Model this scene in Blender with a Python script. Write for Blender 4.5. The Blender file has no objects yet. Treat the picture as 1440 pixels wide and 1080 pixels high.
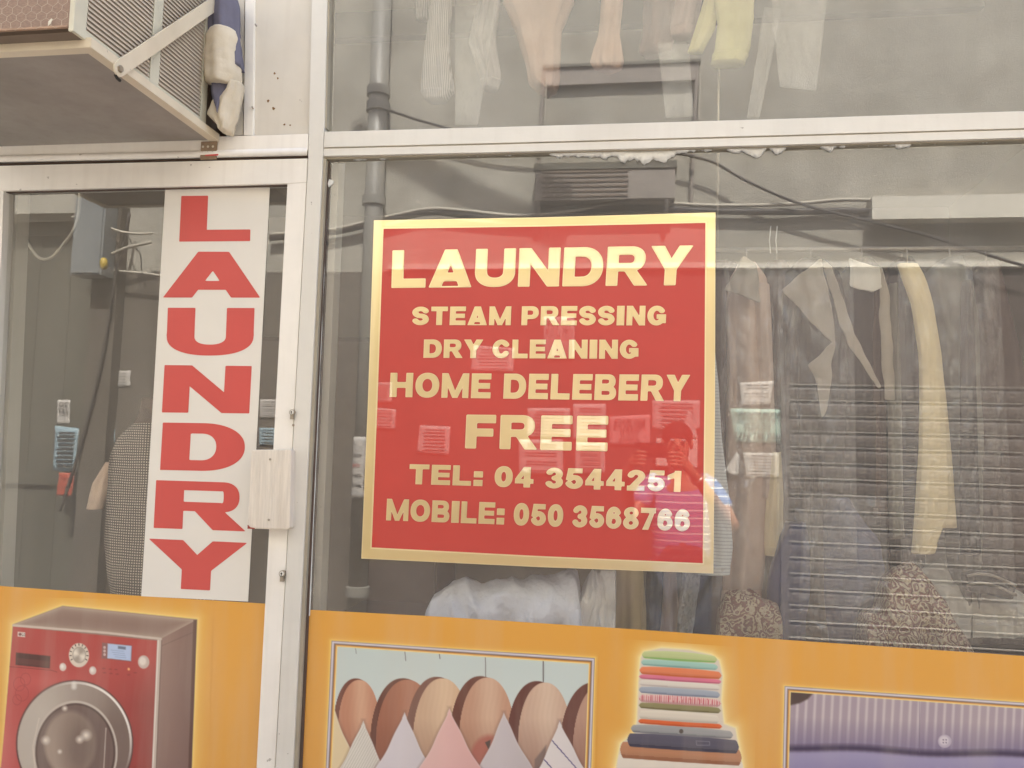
import bpy, bmesh, math, random
import numpy as np
from mathutils import Vector, Matrix, noise as mnoise

random.seed(7)
SC = bpy.context.scene
COL = SC.collection
rad = math.radians

# ------------------------------------------------------------------ camera
CAM = Vector((0.0, -2.10, 1.50))
YAW, PITCH, ROLL, FPX = rad(8.81), rad(4.35), rad(1.615), 1150.0


def cam_axes():
    cy, sy = math.cos(YAW), math.sin(YAW)
    cp, sp = math.cos(PITCH), math.sin(PITCH)
    f = Vector((-sy * cp, cy * cp, sp))
    rt = Vector((cy, sy, 0))
    up = rt.cross(f)
    r2 = rt * math.cos(ROLL) + up * math.sin(ROLL)
    return r2, r2.cross(f), f


AX_R, AX_U, AX_F = cam_axes()
cd = bpy.data.cameras.new('camera')
cam = bpy.data.objects.new('camera', cd)
COL.objects.link(cam)
cam.matrix_world = Matrix((
    (AX_R.x, AX_U.x, -AX_F.x, CAM.x),
    (AX_R.y, AX_U.y, -AX_F.y, CAM.y),
    (AX_R.z, AX_U.z, -AX_F.z, CAM.z),
    (0, 0, 0, 1)))
cd.sensor_width = 36
cd.lens = FPX / 1440 * 36
cd.clip_start = 0.02
cd.clip_end = 500
SC.camera = cam

# ------------------------------------------------------------------ light
SUN_DIR = Vector((-0.22, -1.0, -1.55)).normalized()     # the way the light travels
elev = math.asin(-SUN_DIR.z)
azim = math.atan2(-SUN_DIR.x, -SUN_DIR.y)
W = bpy.data.worlds.new('World')
SC.world = W
W.use_nodes = True
nt = W.node_tree
nt.nodes.clear()
sky = nt.nodes.new('ShaderNodeTexSky')
sky.sky_type = 'NISHITA'
sky.sun_disc = False
sky.sun_elevation = elev
sky.sun_rotation = azim
sky.dust_density = 4.0
sky.air_density = 1.0
bg = nt.nodes.new('ShaderNodeBackground')
bg.inputs['Strength'].default_value = 0.15
out = nt.nodes.new('ShaderNodeOutputWorld')
nt.links.new(sky.outputs[0], bg.inputs['Color'])
nt.links.new(bg.outputs[0], out.inputs[0])
sd = bpy.data.lights.new('sun', 'SUN')
sd.energy = 4.2
sd.angle = rad(0.5)
sd.color = (1.0, 0.985, 0.95)
sun = bpy.data.objects.new('sun', sd)
COL.objects.link(sun)
sun.location = (2, 6, 14)
sun.rotation_euler = SUN_DIR.to_track_quat('-Z', 'Y').to_euler()

SC.view_settings.view_transform = 'Standard'
SC.view_settings.look = 'None'
SC.view_settings.gamma = 1.0
SC.view_settings.use_curve_mapping = False
SC.view_settings.exposure = 2.28
SC.render.engine = 'CYCLES'
cy = SC.cycles
cy.use_denoising = True
cy.max_bounces = 10
cy.diffuse_bounces = 5
cy.glossy_bounces = 4
cy.transparent_max_bounces = 24
cy.caustics_reflective = False
cy.caustics_refractive = False
cy.sample_clamp_indirect = 6.0


# ------------------------------------------------------------------ geometry helpers
def ray(u, v):
    d = AX_R * ((u - 720) / FPX) - AX_U * ((v - 540) / FPX) + AX_F
    return d / d.y


def P(u, v, y=0.0):
    """point of the plane Y=y seen at photo pixel (u, v)"""
    return CAM + ray(u, v) * (y - CAM.y)


GLASS_Y = 0.025


def RF(u, v, w):
    """point at distance w in front of the glass whose mirror image shows at photo pixel (u, v)"""
    p = P(u, v, GLASS_Y + w)
    return Vector((p.x, GLASS_Y - w, p.z))


def link(name, me, mat=None, parent=None):
    o = bpy.data.objects.new(name, me)
    COL.objects.link(o)
    if parent is not None:
        o.parent = parent
    if mat is not None and me is not None:
        for m in (mat if isinstance(mat, (list, tuple)) else [mat]):
            me.materials.append(m)
    return o


def tag(o, label=None, cat=None, group=None, kind=None):
    if label:
        o['label'] = label
    if cat:
        o['category'] = cat
    if group:
        o['group'] = group
    if kind:
        o['kind'] = kind
    return o


def thing(name, label, cat, loc=(0, 0, 0), group=None):
    o = bpy.data.objects.new(name, None)
    o.empty_display_size = 0.05
    COL.objects.link(o)
    o.location = loc
    tag(o, label, cat, group)
    o['_keep'] = 1
    return o


def child(name, verts, faces, mat, parent=None, smooth=False, bevel=0.0, midx=None):
    """mesh from world coordinates, parented to an (unrotated) thing"""
    off = Vector(parent.matrix_basis.translation) if parent is not None else Vector((0, 0, 0))
    if parent is not None and parent.parent is not None:
        off = off + Vector(parent.parent.matrix_basis.translation)
    if parent is None:
        c = sum((Vector(v) for v in verts), Vector()) / len(verts)
        off = c
    me = bpy.data.meshes.new(name)
    me.from_pydata([tuple(Vector(v) - off) for v in verts], [], faces)
    if bevel > 0:
        bm = bmesh.new()
        bm.from_mesh(me)
        bmesh.ops.recalc_face_normals(bm, faces=bm.faces)
        bmesh.ops.bevel(bm, geom=[e for e in bm.edges if len(e.link_faces) == 2 and e.calc_face_angle(0) > 0.6],
                        offset=bevel, segments=2, affect='EDGES', profile=0.6)
        bm.to_mesh(me)
        bm.free()
    if midx is not None and bevel <= 0:
        me.polygons.foreach_set('material_index', midx)
    if smooth:
        me.polygons.foreach_set('use_smooth', [True] * len(me.polygons))
    me.update()
    o = link(name, me, mat, parent)
    if parent is None:
        o.location = off
    return o


def box_vf(a, b):
    x0, y0, z0 = a
    x1, y1, z1 = b
    v = [(x0, y0, z0), (x1, y0, z0), (x1, y1, z0), (x0, y1, z0), (x0, y0, z1), (x1, y0, z1), (x1, y1, z1), (x0, y1, z1)]
    f = [(0, 3, 2, 1), (4, 5, 6, 7), (0, 1, 5, 4), (1, 2, 6, 5), (2, 3, 7, 6), (3, 0, 4, 7)]
    return v, f


def box(name, a, b, mat, parent=None, bevel=0.0):
    v, f = box_vf([min(p, q) for p, q in zip(a, b)], [max(p, q) for p, q in zip(a, b)])
    return child(name, v, f, mat, parent, bevel=bevel)


def prism_vf(front, dy):
    """front: polygon (world points, counter-clockwise seen from -Y), extruded by dy in Y"""
    n = len(front)
    v = [tuple(p) for p in front] + [(p[0], p[1] + dy, p[2]) for p in front]
    f = [tuple(range(n)), tuple(range(2 * n - 1, n - 1, -1))]
    for i in range(n):
        j = (i + 1) % n
        f.append((i, i + n, j + n, j))
    return v, f


def prism(name, px, y0, y1, mat, parent=None, bevel=0.0):
    """px: photo polygon listed clockwise in the picture; front face on the plane Y=y0, back on Y=y1"""
    pts = [P(u, v, y0) for u, v in px][::-1]
    v, f = prism_vf(pts, y1 - y0)
    return child(name, v, f, mat, parent, bevel=bevel)


def tube_vf(path, r, n=8, caps=True):
    path = [Vector(p) for p in path]
    rs = r if isinstance(r, (list, tuple)) else [r] * len(path)
    v, f = [], []
    t0 = (path[1] - path[0]).normalized()
    nrm = t0.orthogonal().normalized()
    for i, p in enumerate(path):
        t = (path[min(i + 1, len(path) - 1)] - path[max(i - 1, 0)]).normalized()
        nrm = (nrm - t * nrm.dot(t)).normalized()
        b = t.cross(nrm)
        for k in range(n):
            a = 2 * math.pi * k / n
            v.append(p + (nrm * math.cos(a) + b * math.sin(a)) * rs[i])
        if i:
            o = (i - 1) * n
            for k in range(n):
                k2 = (k + 1) % n
                f.append((o + k, o + k2, o + n + k2, o + n + k))
    if caps:
        f.append(tuple(range(n - 1, -1, -1)))
        o = (len(path) - 1) * n
        f.append(tuple(range(o, o + n)))
    return v, f


def tube(name, path, r, mat, parent=None, n=8):
    v, f = tube_vf(path, r, n)
    return child(name, v, f, mat, parent, smooth=True)


def merge(parts):
    V, F = [], []
    for v, f in parts:
        o = len(V)
        V += [tuple(p) for p in v]
        F += [tuple(i + o for i in q) for q in f]
    return V, F


def spline(pts, n=8):
    pts = [Vector(p) for p in pts]
    P_ = [pts[0] * 2 - pts[1]] + pts + [pts[-1] * 2 - pts[-2]]
    o = []
    for i in range(1, len(P_) - 2):
        a, b, c, d = P_[i - 1:i + 3]
        for k in range(n):
            t = k / n
            o.append(0.5 * ((2 * b) + (c - a) * t + (2 * a - 5 * b + 4 * c - d) * t * t + (3 * b - a - 3 * c + d) * t ** 3))
    o.append(pts[-1])
    return o


# ------------------------------------------------------------------ materials
def lin(r, g, b):
    o = []
    for c in (r, g, b):
        c = c / 255
        o.append(c / 12.92 if c <= 0.04045 else ((c + 0.055) / 1.055) ** 2.4)
    return tuple(o)


MATS = {}


def mat(name, rgb, rough=0.6, metal=0.0, var=0.12, vscale=6.0, bump=0.0, bscale=80.0, spec=0.5, stretch=None,
        dirt=0.0, dirt_rgb=(0.12, 0.09, 0.06), chips=0.0, drips=0.0):
    if name in MATS:
        return MATS[name]
    m = bpy.data.materials.new(name)
    m.use_nodes = True
    t = m.node_tree
    b = t.nodes['Principled BSDF']
    b.inputs['Roughness'].default_value = rough
    b.inputs['Metallic'].default_value = metal
    b.inputs['Specular IOR Level'].default_value = spec
    tc = t.nodes.new('ShaderNodeTexCoord')
    geo = t.nodes.new('ShaderNodeNewGeometry')
    mp = t.nodes.new('ShaderNodeMapping')
    t.links.new(geo.outputs['Position'], mp.inputs['Vector'])
    if stretch:
        mp.inputs['Scale'].default_value = stretch
    n1 = t.nodes.new('ShaderNodeTexNoise')
    n1.inputs['Scale'].default_value = vscale
    n1.inputs['Detail'].default_value = 6
    n1.inputs['Roughness'].default_value = 0.6
    t.links.new(mp.outputs[0], n1.inputs['Vector'])
    mr = t.nodes.new('ShaderNodeMapRange')
    mr.inputs['From Min'].default_value = 0.3
    mr.inputs['From Max'].default_value = 0.7
    mr.inputs['To Min'].default_value = 1 - var
    mr.inputs['To Max'].default_value = 1 + var
    t.links.new(n1.outputs['Fac'], mr.inputs['Value'])
    mul = t.nodes.new('ShaderNodeVectorMath')
    mul.operation = 'SCALE'
    mul.inputs[0].default_value = rgb
    t.links.new(mr.outputs[0], mul.inputs['Scale'])
    colr = mul.outputs[0]

    def spots(scale, lo, hi, amount, rgb2, colr, detail=4, seed=0.0):
        nn = t.nodes.new('ShaderNodeTexNoise')
        nn.noise_dimensions = '4D'
        nn.inputs['W'].default_value = seed
        nn.inputs['Scale'].default_value = scale
        nn.inputs['Detail'].default_value = detail
        t.links.new(geo.outputs['Position'], nn.inputs['Vector'])
        r2 = t.nodes.new('ShaderNodeMapRange')
        r2.inputs['From Min'].default_value = lo
        r2.inputs['From Max'].default_value = hi
        r2.inputs['To Max'].default_value = amount
        t.links.new(nn.outputs['Fac'], r2.inputs['Value'])
        mx = t.nodes.new('ShaderNodeMix')
        mx.data_type = 'RGBA'
        t.links.new(r2.outputs[0], mx.inputs['Factor'])
        t.links.new(colr, mx.inputs['A'])
        mx.inputs['B'].default_value = (*rgb2, 1)
        return mx.outputs['Result']
    if dirt > 0:
        colr = spots(3.2, 0.5, 0.78, dirt, dirt_rgb, colr, 8, 1.3)
    if drips > 0:
        nn = t.nodes.new('ShaderNodeTexNoise')
        m2 = t.nodes.new('ShaderNodeMapping')
        m2.inputs['Scale'].default_value = (38, 38, 2.2)
        t.links.new(geo.outputs['Position'], m2.inputs['Vector'])
        nn.inputs['Scale'].default_value = 1.0
        nn.inputs['Detail'].default_value = 6
        t.links.new(m2.outputs[0], nn.inputs['Vector'])
        r2 = t.nodes.new('ShaderNodeMapRange')
        r2.inputs['From Min'].default_value = 0.5
        r2.inputs['From Max'].default_value = 0.8
        r2.inputs['To Max'].default_value = drips
        t.links.new(nn.outputs['Fac'], r2.inputs['Value'])
        mx = t.nodes.new('ShaderNodeMix')
        mx.data_type = 'RGBA'
        t.links.new(r2.outputs[0], mx.inputs['Factor'])
        t.links.new(colr, mx.inputs['A'])
        mx.inputs['B'].default_value = (*dirt_rgb, 1)
        colr = mx.outputs['Result']
    if chips > 0:
        colr = spots(46.0, 0.72, 0.735, chips, (0.16, 0.12, 0.09), colr, 3, 4.1)
    t.links.new(colr, b.inputs['Base Color'])
    if bump > 0:
        n2 = t.nodes.new('ShaderNodeTexNoise')
        n2.inputs['Scale'].default_value = bscale
        n2.inputs['Detail'].default_value = 5
        t.links.new(mp.outputs[0], n2.inputs['Vector'])
        bp = t.nodes.new('ShaderNodeBump')
        bp.inputs['Strength'].default_value = bump
        bp.inputs['Distance'].default_value = 0.01
        t.links.new(n2.outputs['Fac'], bp.inputs['Height'])
        t.links.new(bp.outputs[0], b.inputs['Normal'])
    m['_c'] = list(rgb)
    MATS[name] = m
    return m


def stripe_mat(name, rgb1, rgb2, axis='Z', period=0.02, duty=0.3, rough=0.8, second=None):
    """woven stripes (or a check when second is given) in object space"""
    m = bpy.data.materials.new(name)
    m.use_nodes = True
    t = m.node_tree
    b = t.nodes['Principled BSDF']
    b.inputs['Roughness'].default_value = rough
    tc = t.nodes.new('ShaderNodeTexCoord')
    sp = t.nodes.new('ShaderNodeSeparateXYZ')
    nz = t.nodes.new('ShaderNodeTexNoise')
    nz.inputs['Scale'].default_value = 9
    t.links.new(tc.outputs['Object'], nz.inputs['Vector'])
    wob = t.nodes.new('ShaderNodeVectorMath')
    wob.operation = 'MULTIPLY_ADD'
    t.links.new(nz.outputs['Color'], wob.inputs[0])
    wob.inputs[1].default_value = (0.010, 0.010, 0.010)
    t.links.new(tc.outputs['Object'], wob.inputs[2])
    t.links.new(wob.outputs[0], sp.inputs[0])

    def band(ax, per, du):
        d = t.nodes.new('ShaderNodeMath')
        d.operation = 'DIVIDE'
        t.links.new(sp.outputs[ax], d.inputs[0])
        d.inputs[1].default_value = per
        f = t.nodes.new('ShaderNodeMath')
        f.operation = 'FRACT'
        t.links.new(d.outputs[0], f.inputs[0])
        l = t.nodes.new('ShaderNodeMath')
        l.operation = 'LESS_THAN'
        t.links.new(f.outputs[0], l.inputs[0])
        l.inputs[1].default_value = du
        return l.outputs[0]
    fac = band(axis, period, duty)
    if second:
        g = band(second[0], second[1], second[2])
        mx_ = t.nodes.new('ShaderNodeMath')
        mx_.operation = 'MULTIPLY'
        t.links.new(fac, mx_.inputs[0])
        t.links.new(g, mx_.inputs[1])
        fac = mx_.outputs[0]
    mx = t.nodes.new('ShaderNodeMix')
    mx.data_type = 'RGBA'
    t.links.new(fac, mx.inputs['Factor'])
    mx.inputs['A'].default_value = (*rgb1, 1)
    mx.inputs['B'].default_value = (*rgb2, 1)
    t.links.new(mx.outputs['Result'], b.inputs['Base Color'])
    MATS[name] = m
    return m


def glass_mat(name, reflect_ior=2.05, veil=0.115, tint=(0.95, 0.96, 0.94), veil_rgb=(0.80, 0.76, 0.70)):
    m = bpy.data.materials.new(name)
    m.use_nodes = True
    t = m.node_tree
    t.nodes.clear()
    o = t.nodes.new('ShaderNodeOutputMaterial')
    tr = t.nodes.new('ShaderNodeBsdfTransparent')
    tr.inputs[0].default_value = (*tint, 1)
    gl = t.nodes.new('ShaderNodeBsdfGlossy')
    gl.inputs['Roughness'].default_value = 0.0
    gl.inputs['Color'].default_value = (0.97, 0.97, 0.95, 1)
    fr = t.nodes.new('ShaderNodeFresnel')
    gb = t.nodes.new('ShaderNodeNewGeometry')
    io = t.nodes.new('ShaderNodeMapRange')      # same reflectance from both sides of the thin pane
    io.inputs['To Min'].default_value = reflect_ior
    io.inputs['To Max'].default_value = 1 / reflect_ior
    t.links.new(gb.outputs['Backfacing'], io.inputs['Value'])
    t.links.new(io.outputs[0], fr.inputs['IOR'])
    df = t.nodes.new('ShaderNodeBsdfDiffuse')
    df.inputs[0].default_value = (*veil_rgb, 1)
    geo = t.nodes.new('ShaderNodeNewGeometry')
    # slight waviness of the old pane
    wz = t.nodes.new('ShaderNodeTexNoise')
    wz.inputs['Scale'].default_value = 2.2
    wz.inputs['Detail'].default_value = 1
    t.links.new(geo.outputs['Position'], wz.inputs['Vector'])
    bp = t.nodes.new('ShaderNodeBump')
    bp.inputs['Strength'].default_value = 0.04
    bp.inputs['Distance'].default_value = 0.006
    t.links.new(wz.outputs['Fac'], bp.inputs['Height'])
    t.links.new(bp.outputs[0], gl.inputs['Normal'])
    # pale diffuse film standing in for milky haze, streaky downward
    mp = t.nodes.new('ShaderNodeMapping')
    mp.inputs['Scale'].default_value = (9, 9, 1.3)
    t.links.new(geo.outputs['Position'], mp.inputs['Vector'])
    nz = t.nodes.new('ShaderNodeTexNoise')
    nz.inputs['Scale'].default_value = 1.0
    nz.inputs['Detail'].default_value = 7
    t.links.new(mp.outputs[0], nz.inputs['Vector'])
    mr = t.nodes.new('ShaderNodeMapRange')
    mr.inputs['From Min'].default_value = 0.3
    mr.inputs['From Max'].default_value = 0.7
    mr.inputs['To Min'].default_value = veil * 0.75
    mr.inputs['To Max'].default_value = veil * 1.25
    t.links.new(nz.outputs['Fac'], mr.inputs['Value'])
    m1 = t.nodes.new('ShaderNodeMixShader')
    t.links.new(mr.outputs[0], m1.inputs[0])
    t.links.new(tr.outputs[0], m1.inputs[1])
    t.links.new(df.outputs[0], m1.inputs[2])
    m2 = t.nodes.new('ShaderNodeMixShader')
    t.links.new(fr.outputs[0], m2.inputs[0])
    t.links.new(m1.outputs[0], m2.inputs[1])
    t.links.new(gl.outputs[0], m2.inputs[2])
    t.links.new(m2.outputs[0], o.inputs[0])
    MATS[name] = m
    return m


def plastic_mat(name, rgb=(0.75, 0.74, 0.7), body=0.10, gloss=0.10, rough=0.18):
    m = bpy.data.materials.new(name)
    m.use_nodes = True
    t = m.node_tree
    t.nodes.clear()
    o = t.nodes.new('ShaderNodeOutputMaterial')
    tr = t.nodes.new('ShaderNodeBsdfTransparent')
    df = t.nodes.new('ShaderNodeBsdfDiffuse')
    df.inputs[0].default_value = (*rgb, 1)
    gl = t.nodes.new('ShaderNodeBsdfGlossy')
    gl.inputs['Roughness'].default_value = rough
    geo = t.nodes.new('ShaderNodeNewGeometry')
    mp = t.nodes.new('ShaderNodeMapping')
    mp.inputs['Scale'].default_value = (26, 26, 9)
    mp.inputs['Rotation'].default_value = (0, 0.5, 0)
    t.links.new(geo.outputs['Position'], mp.inputs['Vector'])
    nz = t.nodes.new('ShaderNodeTexNoise')
    nz.inputs['Scale'].default_value = 1
    nz.inputs['Detail'].default_value = 4
    nz.inputs['Distortion'].default_value = 1.2
    t.links.new(mp.outputs[0], nz.inputs['Vector'])
    bp = t.nodes.new('ShaderNodeBump')
    bp.inputs['Strength'].default_value = 0.9
    bp.inputs['Distance'].default_value = 0.03
    t.links.new(nz.outputs['Fac'], bp.inputs['Height'])
    t.links.new(bp.outputs[0], gl.inputs['Normal'])
    t.links.new(bp.outputs[0], df.inputs['Normal'])
    m1 = t.nodes.new('ShaderNodeMixShader')
    m1.inputs[0].default_value = body
    t.links.new(tr.outputs[0], m1.inputs[1])
    t.links.new(df.outputs[0], m1.inputs[2])
    m2 = t.nodes.new('ShaderNodeMixShader')
    m2.inputs[0].default_value = gloss
    t.links.new(m1.outputs[0], m2.inputs[1])
    t.links.new(gl.outputs[0], m2.inputs[2])
    t.links.new(m2.outputs[0], o.inputs[0])
    MATS[name] = m
    return m


def print_mat(name, rough=0.24):
    m = bpy.data.materials.new(name)
    m.use_nodes = True
    t = m.node_tree
    b = t.nodes['Principled BSDF']
    a = t.nodes.new('ShaderNodeAttribute')
    a.attribute_name = 'print'
    t.links.new(a.outputs['Color'], b.inputs['Base Color'])
    b.inputs['Roughness'].default_value = rough
    b.inputs['Specular IOR Level'].default_value = 0.5
    geo = t.nodes.new('ShaderNodeNewGeometry')
    mp = t.nodes.new('ShaderNodeMapping')
    mp.inputs['Scale'].default_value = (14, 14, 1.6)
    t.links.new(geo.outputs['Position'], mp.inputs['Vector'])
    nz = t.nodes.new('ShaderNodeTexNoise')
    nz.inputs['Detail'].default_value = 6
    nz.inputs['Scale'].default_value = 1.0
    t.links.new(mp.outputs[0], nz.inputs['Vector'])
    r = t.nodes.new('ShaderNodeMapRange')
    r.inputs['From Min'].default_value = 0.45
    r.inputs['From Max'].default_value = 0.8
    r.inputs['To Max'].default_value = 0.16
    t.links.new(nz.outputs['Fac'], r.inputs['Value'])
    mx = t.nodes.new('ShaderNodeMix')
    mx.data_type = 'RGBA'
    t.links.new(r.outputs[0], mx.inputs['Factor'])
    t.links.new(a.outputs['Color'], mx.inputs['A'])
    mx.inputs['B'].default_value = (0.62, 0.55, 0.45, 1)  # pale downward streaks: wear and reflections put into the vinyl colour
    t.links.new(mx.outputs['Result'], b.inputs['Base Color'])
    n2 = t.nodes.new('ShaderNodeTexNoise')
    n2.inputs['Scale'].default_value = 9
    t.links.new(geo.outputs['Position'], n2.inputs['Vector'])
    bp = t.nodes.new('ShaderNodeBump')
    bp.inputs['Strength'].default_value = 0.12
    bp.inputs['Distance'].default_value = 0.01
    t.links.new(n2.outputs['Fac'], bp.inputs['Height'])
    t.links.new(bp.outputs[0], b.inputs['Normal'])
    MATS[name] = m
    return m


def paisley_mat():
    m = bpy.data.materials.new('paisley_brocade')
    m.use_nodes = True
    t = m.node_tree
    b = t.nodes['Principled BSDF']
    b.inputs['Roughness'].default_value = 0.45
    geo = t.nodes.new('ShaderNodeNewGeometry')
    nz = t.nodes.new('ShaderNodeTexNoise')
    nz.inputs['Scale'].default_value = 26
    nz.inputs['Detail'].default_value = 4
    t.links.new(geo.outputs['Position'], nz.inputs['Vector'])
    ad = t.nodes.new('ShaderNodeVectorMath')
    ad.operation = 'MULTIPLY_ADD'
    t.links.new(nz.outputs['Color'], ad.inputs[0])
    ad.inputs[1].default_value = (0.06, 0.06, 0.06)
    t.links.new(geo.outputs['Position'], ad.inputs[2])
    vo = t.nodes.new('ShaderNodeTexVoronoi')
    vo.inputs['Scale'].default_value = 40
    t.links.new(ad.outputs[0], vo.inputs['Vector'])
    wv = t.nodes.new('ShaderNodeMath')
    wv.operation = 'SINE'
    ml = t.nodes.new('ShaderNodeMath')
    ml.operation = 'MULTIPLY'
    ml.inputs[1].default_value = 17
    t.links.new(vo.outputs['Distance'], ml.inputs[0])
    t.links.new(ml.outputs[0], wv.inputs[0])
    cr = t.nodes.new('ShaderNodeValToRGB')
    e = cr.color_ramp.elements
    e[0].position = 0.0
    e[0].color = (*lin(128, 84, 74), 1)
    e[1].position = 1.0
    e[1].color = (*lin(192, 178, 152), 1)
    k = cr.color_ramp.elements.new(0.35)
    k.color = (*lin(112, 92, 80), 1)
    k = cr.color_ramp.elements.new(0.55)
    k.color = (*lin(168, 148, 120), 1)
    mr = t.nodes.new('ShaderNodeMapRange')
    mr.inputs['From Min'].default_value = -1
    t.links.new(wv.outputs[0], mr.inputs['Value'])
    t.links.new(mr.outputs[0], cr.inputs[0])
    t.links.new(cr.outputs[0], b.inputs['Base Color'])
    bp = t.nodes.new('ShaderNodeBump')
    bp.inputs['Strength'].default_value = 0.4
    bp.inputs['Distance'].default_value = 0.004
    t.links.new(mr.outputs[0], bp.inputs['Height'])
    t.links.new(bp.outputs[0], b.inputs['Normal'])
    MATS['paisley'] = m
    return m


M_FRAME = mat('cream_painted_aluminium', lin(217, 214, 205), 0.42, var=0.05, vscale=4, dirt=0.16, dirt_rgb=lin(150, 132, 110), chips=0.55, drips=0.09, bump=0.05, bscale=60)
M_DOOR = mat('cream_painted_door', lin(238, 234, 225), 0.45, var=0.06, vscale=3, dirt=0.14, dirt_rgb=lin(150, 130, 108), chips=0.5, drips=0.11, bump=0.05, bscale=60)
M_PANEL = mat('off_white_panel', lin(214, 208, 195), 0.55, var=0.05, vscale=5, dirt=0.25, dirt_rgb=lin(160, 142, 118), chips=0.35, drips=0.10)
M_GAP = mat('dark_gap_sealant', lin(92, 76, 66), 0.8)
M_GASKET = mat('grey_gasket', lin(168, 160, 142), 0.7)
M_CAULK = mat('white_caulk', lin(225, 226, 222), 0.6, var=0.06, vscale=30, bump=0.5, bscale=90)
M_GLASS = glass_mat('veiled_window_glass')
M_GLASSBACK = mat('clear', (1, 1, 1), 0.1)
t_ = M_GLASSBACK.node_tree
t_.nodes.clear()
_o = t_.nodes.new('ShaderNodeOutputMaterial')
_t = t_.nodes.new('ShaderNodeBsdfTransparent')
t_.links.new(_t.outputs[0], _o.inputs[0])
M_WHITEVINYL = mat('white_vinyl', lin(226, 222, 213), 0.38, var=0.02)
M_REDVINYL = mat('red_vinyl', lin(204, 84, 78), 0.38, var=0.03)
M_REDSIGN = mat('red_sign_face', lin(194, 62, 52), 0.45, var=0.04)
_b = M_REDSIGN.node_tree.nodes['Principled BSDF']
_b.inputs['Coat Weight'].default_value = 1.0
_b.inputs['Coat IOR'].default_value = 1.62
_b.inputs['Coat Roughness'].default_value = 0.015
M_GOLD = mat('gold_foil', lin(254, 236, 178), 0.30, metal=1.0, var=0.02)
_b = M_GOLD.node_tree.nodes['Principled BSDF']
_b.inputs['Coat Weight'].default_value = 1.0
_b.inputs['Coat IOR'].default_value = 2.1
_b.inputs['Coat Roughness'].default_value = 0.012
M_GOLDEDGE = mat('pale_gold_edge', lin(250, 234, 186), 0.3, metal=0.6, var=0.02)
M_DADO = mat('dark_brown_painted_plaster', lin(72, 60, 54), .6, var=.2, vscale=3, bump=.3, bscale=30)
M_DADO2 = mat('dull_brown_plaster', lin(92, 84, 74), .8, var=.2, vscale=3, bump=.4, bscale=30)
M_PRINT = print_mat('printed_vinyl')
M_WHITEWOOD = mat('white_painted_wood', lin(222, 213, 199), 0.55, var=0.10, vscale=2.0, stretch=(90, 90, 5), bump=0.35, bscale=3, chips=0.6, dirt=0.3, dirt_rgb=lin(150, 126, 104), drips=0.25)
M_STEEL = mat('dull_steel', lin(170, 160, 145), 0.4, metal=0.7)
M_DARK = mat('dark_hole', (0.02, 0.018, 0.016), 0.8)
M_ACBODY = mat('pale_green_painted_steel', lin(204, 201, 182), 0.5, var=0.07, dirt=0.3, dirt_rgb=lin(140, 120, 95))
M_ACFIN = mat('dusty_brown_fins', lin(150, 128, 114), 0.7, var=0.25, vscale=30, stretch=(6, 1, 40))
M_ACDARK = mat('dull_brown_case', lin(110, 96, 84), 0.8)
M_SLIT = mat('louvre_slit_dark', lin(186, 170, 156), 0.8)
M_ANGLE = mat('cream_angle_iron', lin(216, 205, 182), 0.45, var=0.06, dirt=0.45, dirt_rgb=lin(150, 120, 84), chips=0.6)
M_BOARD = mat('grey_board_underside', lin(156, 150, 142), 0.8, var=0.14, vscale=5, dirt=0.45, dirt_rgb=lin(104, 88, 72), drips=0.12)
M_WIRE = mat('galvanised_wire', lin(186, 172, 156), 0.45, metal=0.3)
M_STUCCO = mat('grey_stucco', lin(164, 159, 146), 0.92, var=0.16, vscale=4, bump=0.75, bscale=85, dirt=0.35, dirt_rgb=lin(110, 98, 82))
M_PIPE = mat('grey_pvc_pipe', lin(134, 131, 122), 0.45, var=0.06)
M_CABLE = mat('black_cable', lin(58, 52, 48), 0.6)
M_PALECABLE = mat('pale_cable', lin(176, 168, 152), 0.6)
M_SLAT = mat('brown_grey_shutter', lin(94, 85, 79), 0.5, var=0.10, vscale=2, stretch=(1, 1, 6))
M_SLATLIP = mat('slat_lip_glint', lin(164, 156, 146), 0.45, var=.25, vscale=2.5)  # paler colour stands in for light caught on the slat lips
M_OLIVE = mat('olive_metal', lin(88, 85, 74), 0.6, var=0.08, vscale=2)  # darkened to stand in for lintel shade on the gate
M_WHITEWALL = mat('white_painted_lintel', lin(212, 206, 190), 0.7, var=0.05)
M_PAPER = mat('white_paper', lin(182, 176, 168), 0.8, var=0.05)
M_MINT = mat('mint_paper', lin(158, 182, 166), 0.8, var=0.05)
M_BLUEPAPER = mat('bluish_paper', lin(140, 162, 170), 0.8, var=0.05)
M_REDPAPER = mat('orange_red_paper', lin(176, 80, 58), 0.8, var=0.05)
M_PINKPAPER = mat('pink_paper', lin(196, 150, 144), 0.8, var=0.05)
M_INK = mat('black_ink', lin(40, 36, 36), 0.7)
M_REDINK = mat('red_ink', lin(190, 50, 40), 0.7)
M_GROUND = mat('paving', lin(186, 180, 168), 0.9, var=0.18, vscale=2.5, bump=0.4, bscale=50)
M_INWALL = mat('interior_plaster', lin(158, 148, 136), 0.9, var=0.1, vscale=1.5)
M_INFLOOR = mat('interior_floor_tile', lin(130, 118, 104), 0.5, var=0.1)
M_BAND = mat('overhang_band_dark', lin(52, 46, 44), 0.8)
M_BAG = plastic_mat('clear_garment_bag', body=0.02, gloss=0.08, rough=0.22)
M_BAG2 = plastic_mat('milky_plastic', (0.9, 0.9, 0.9), 0.80, 0.16, 0.22)
M_BAG3 = plastic_mat('thin_hazy_plastic', (0.8, 0.79, 0.75), 0.16, 0.05, 0.3)
M_PAISLEY = paisley_mat()

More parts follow.
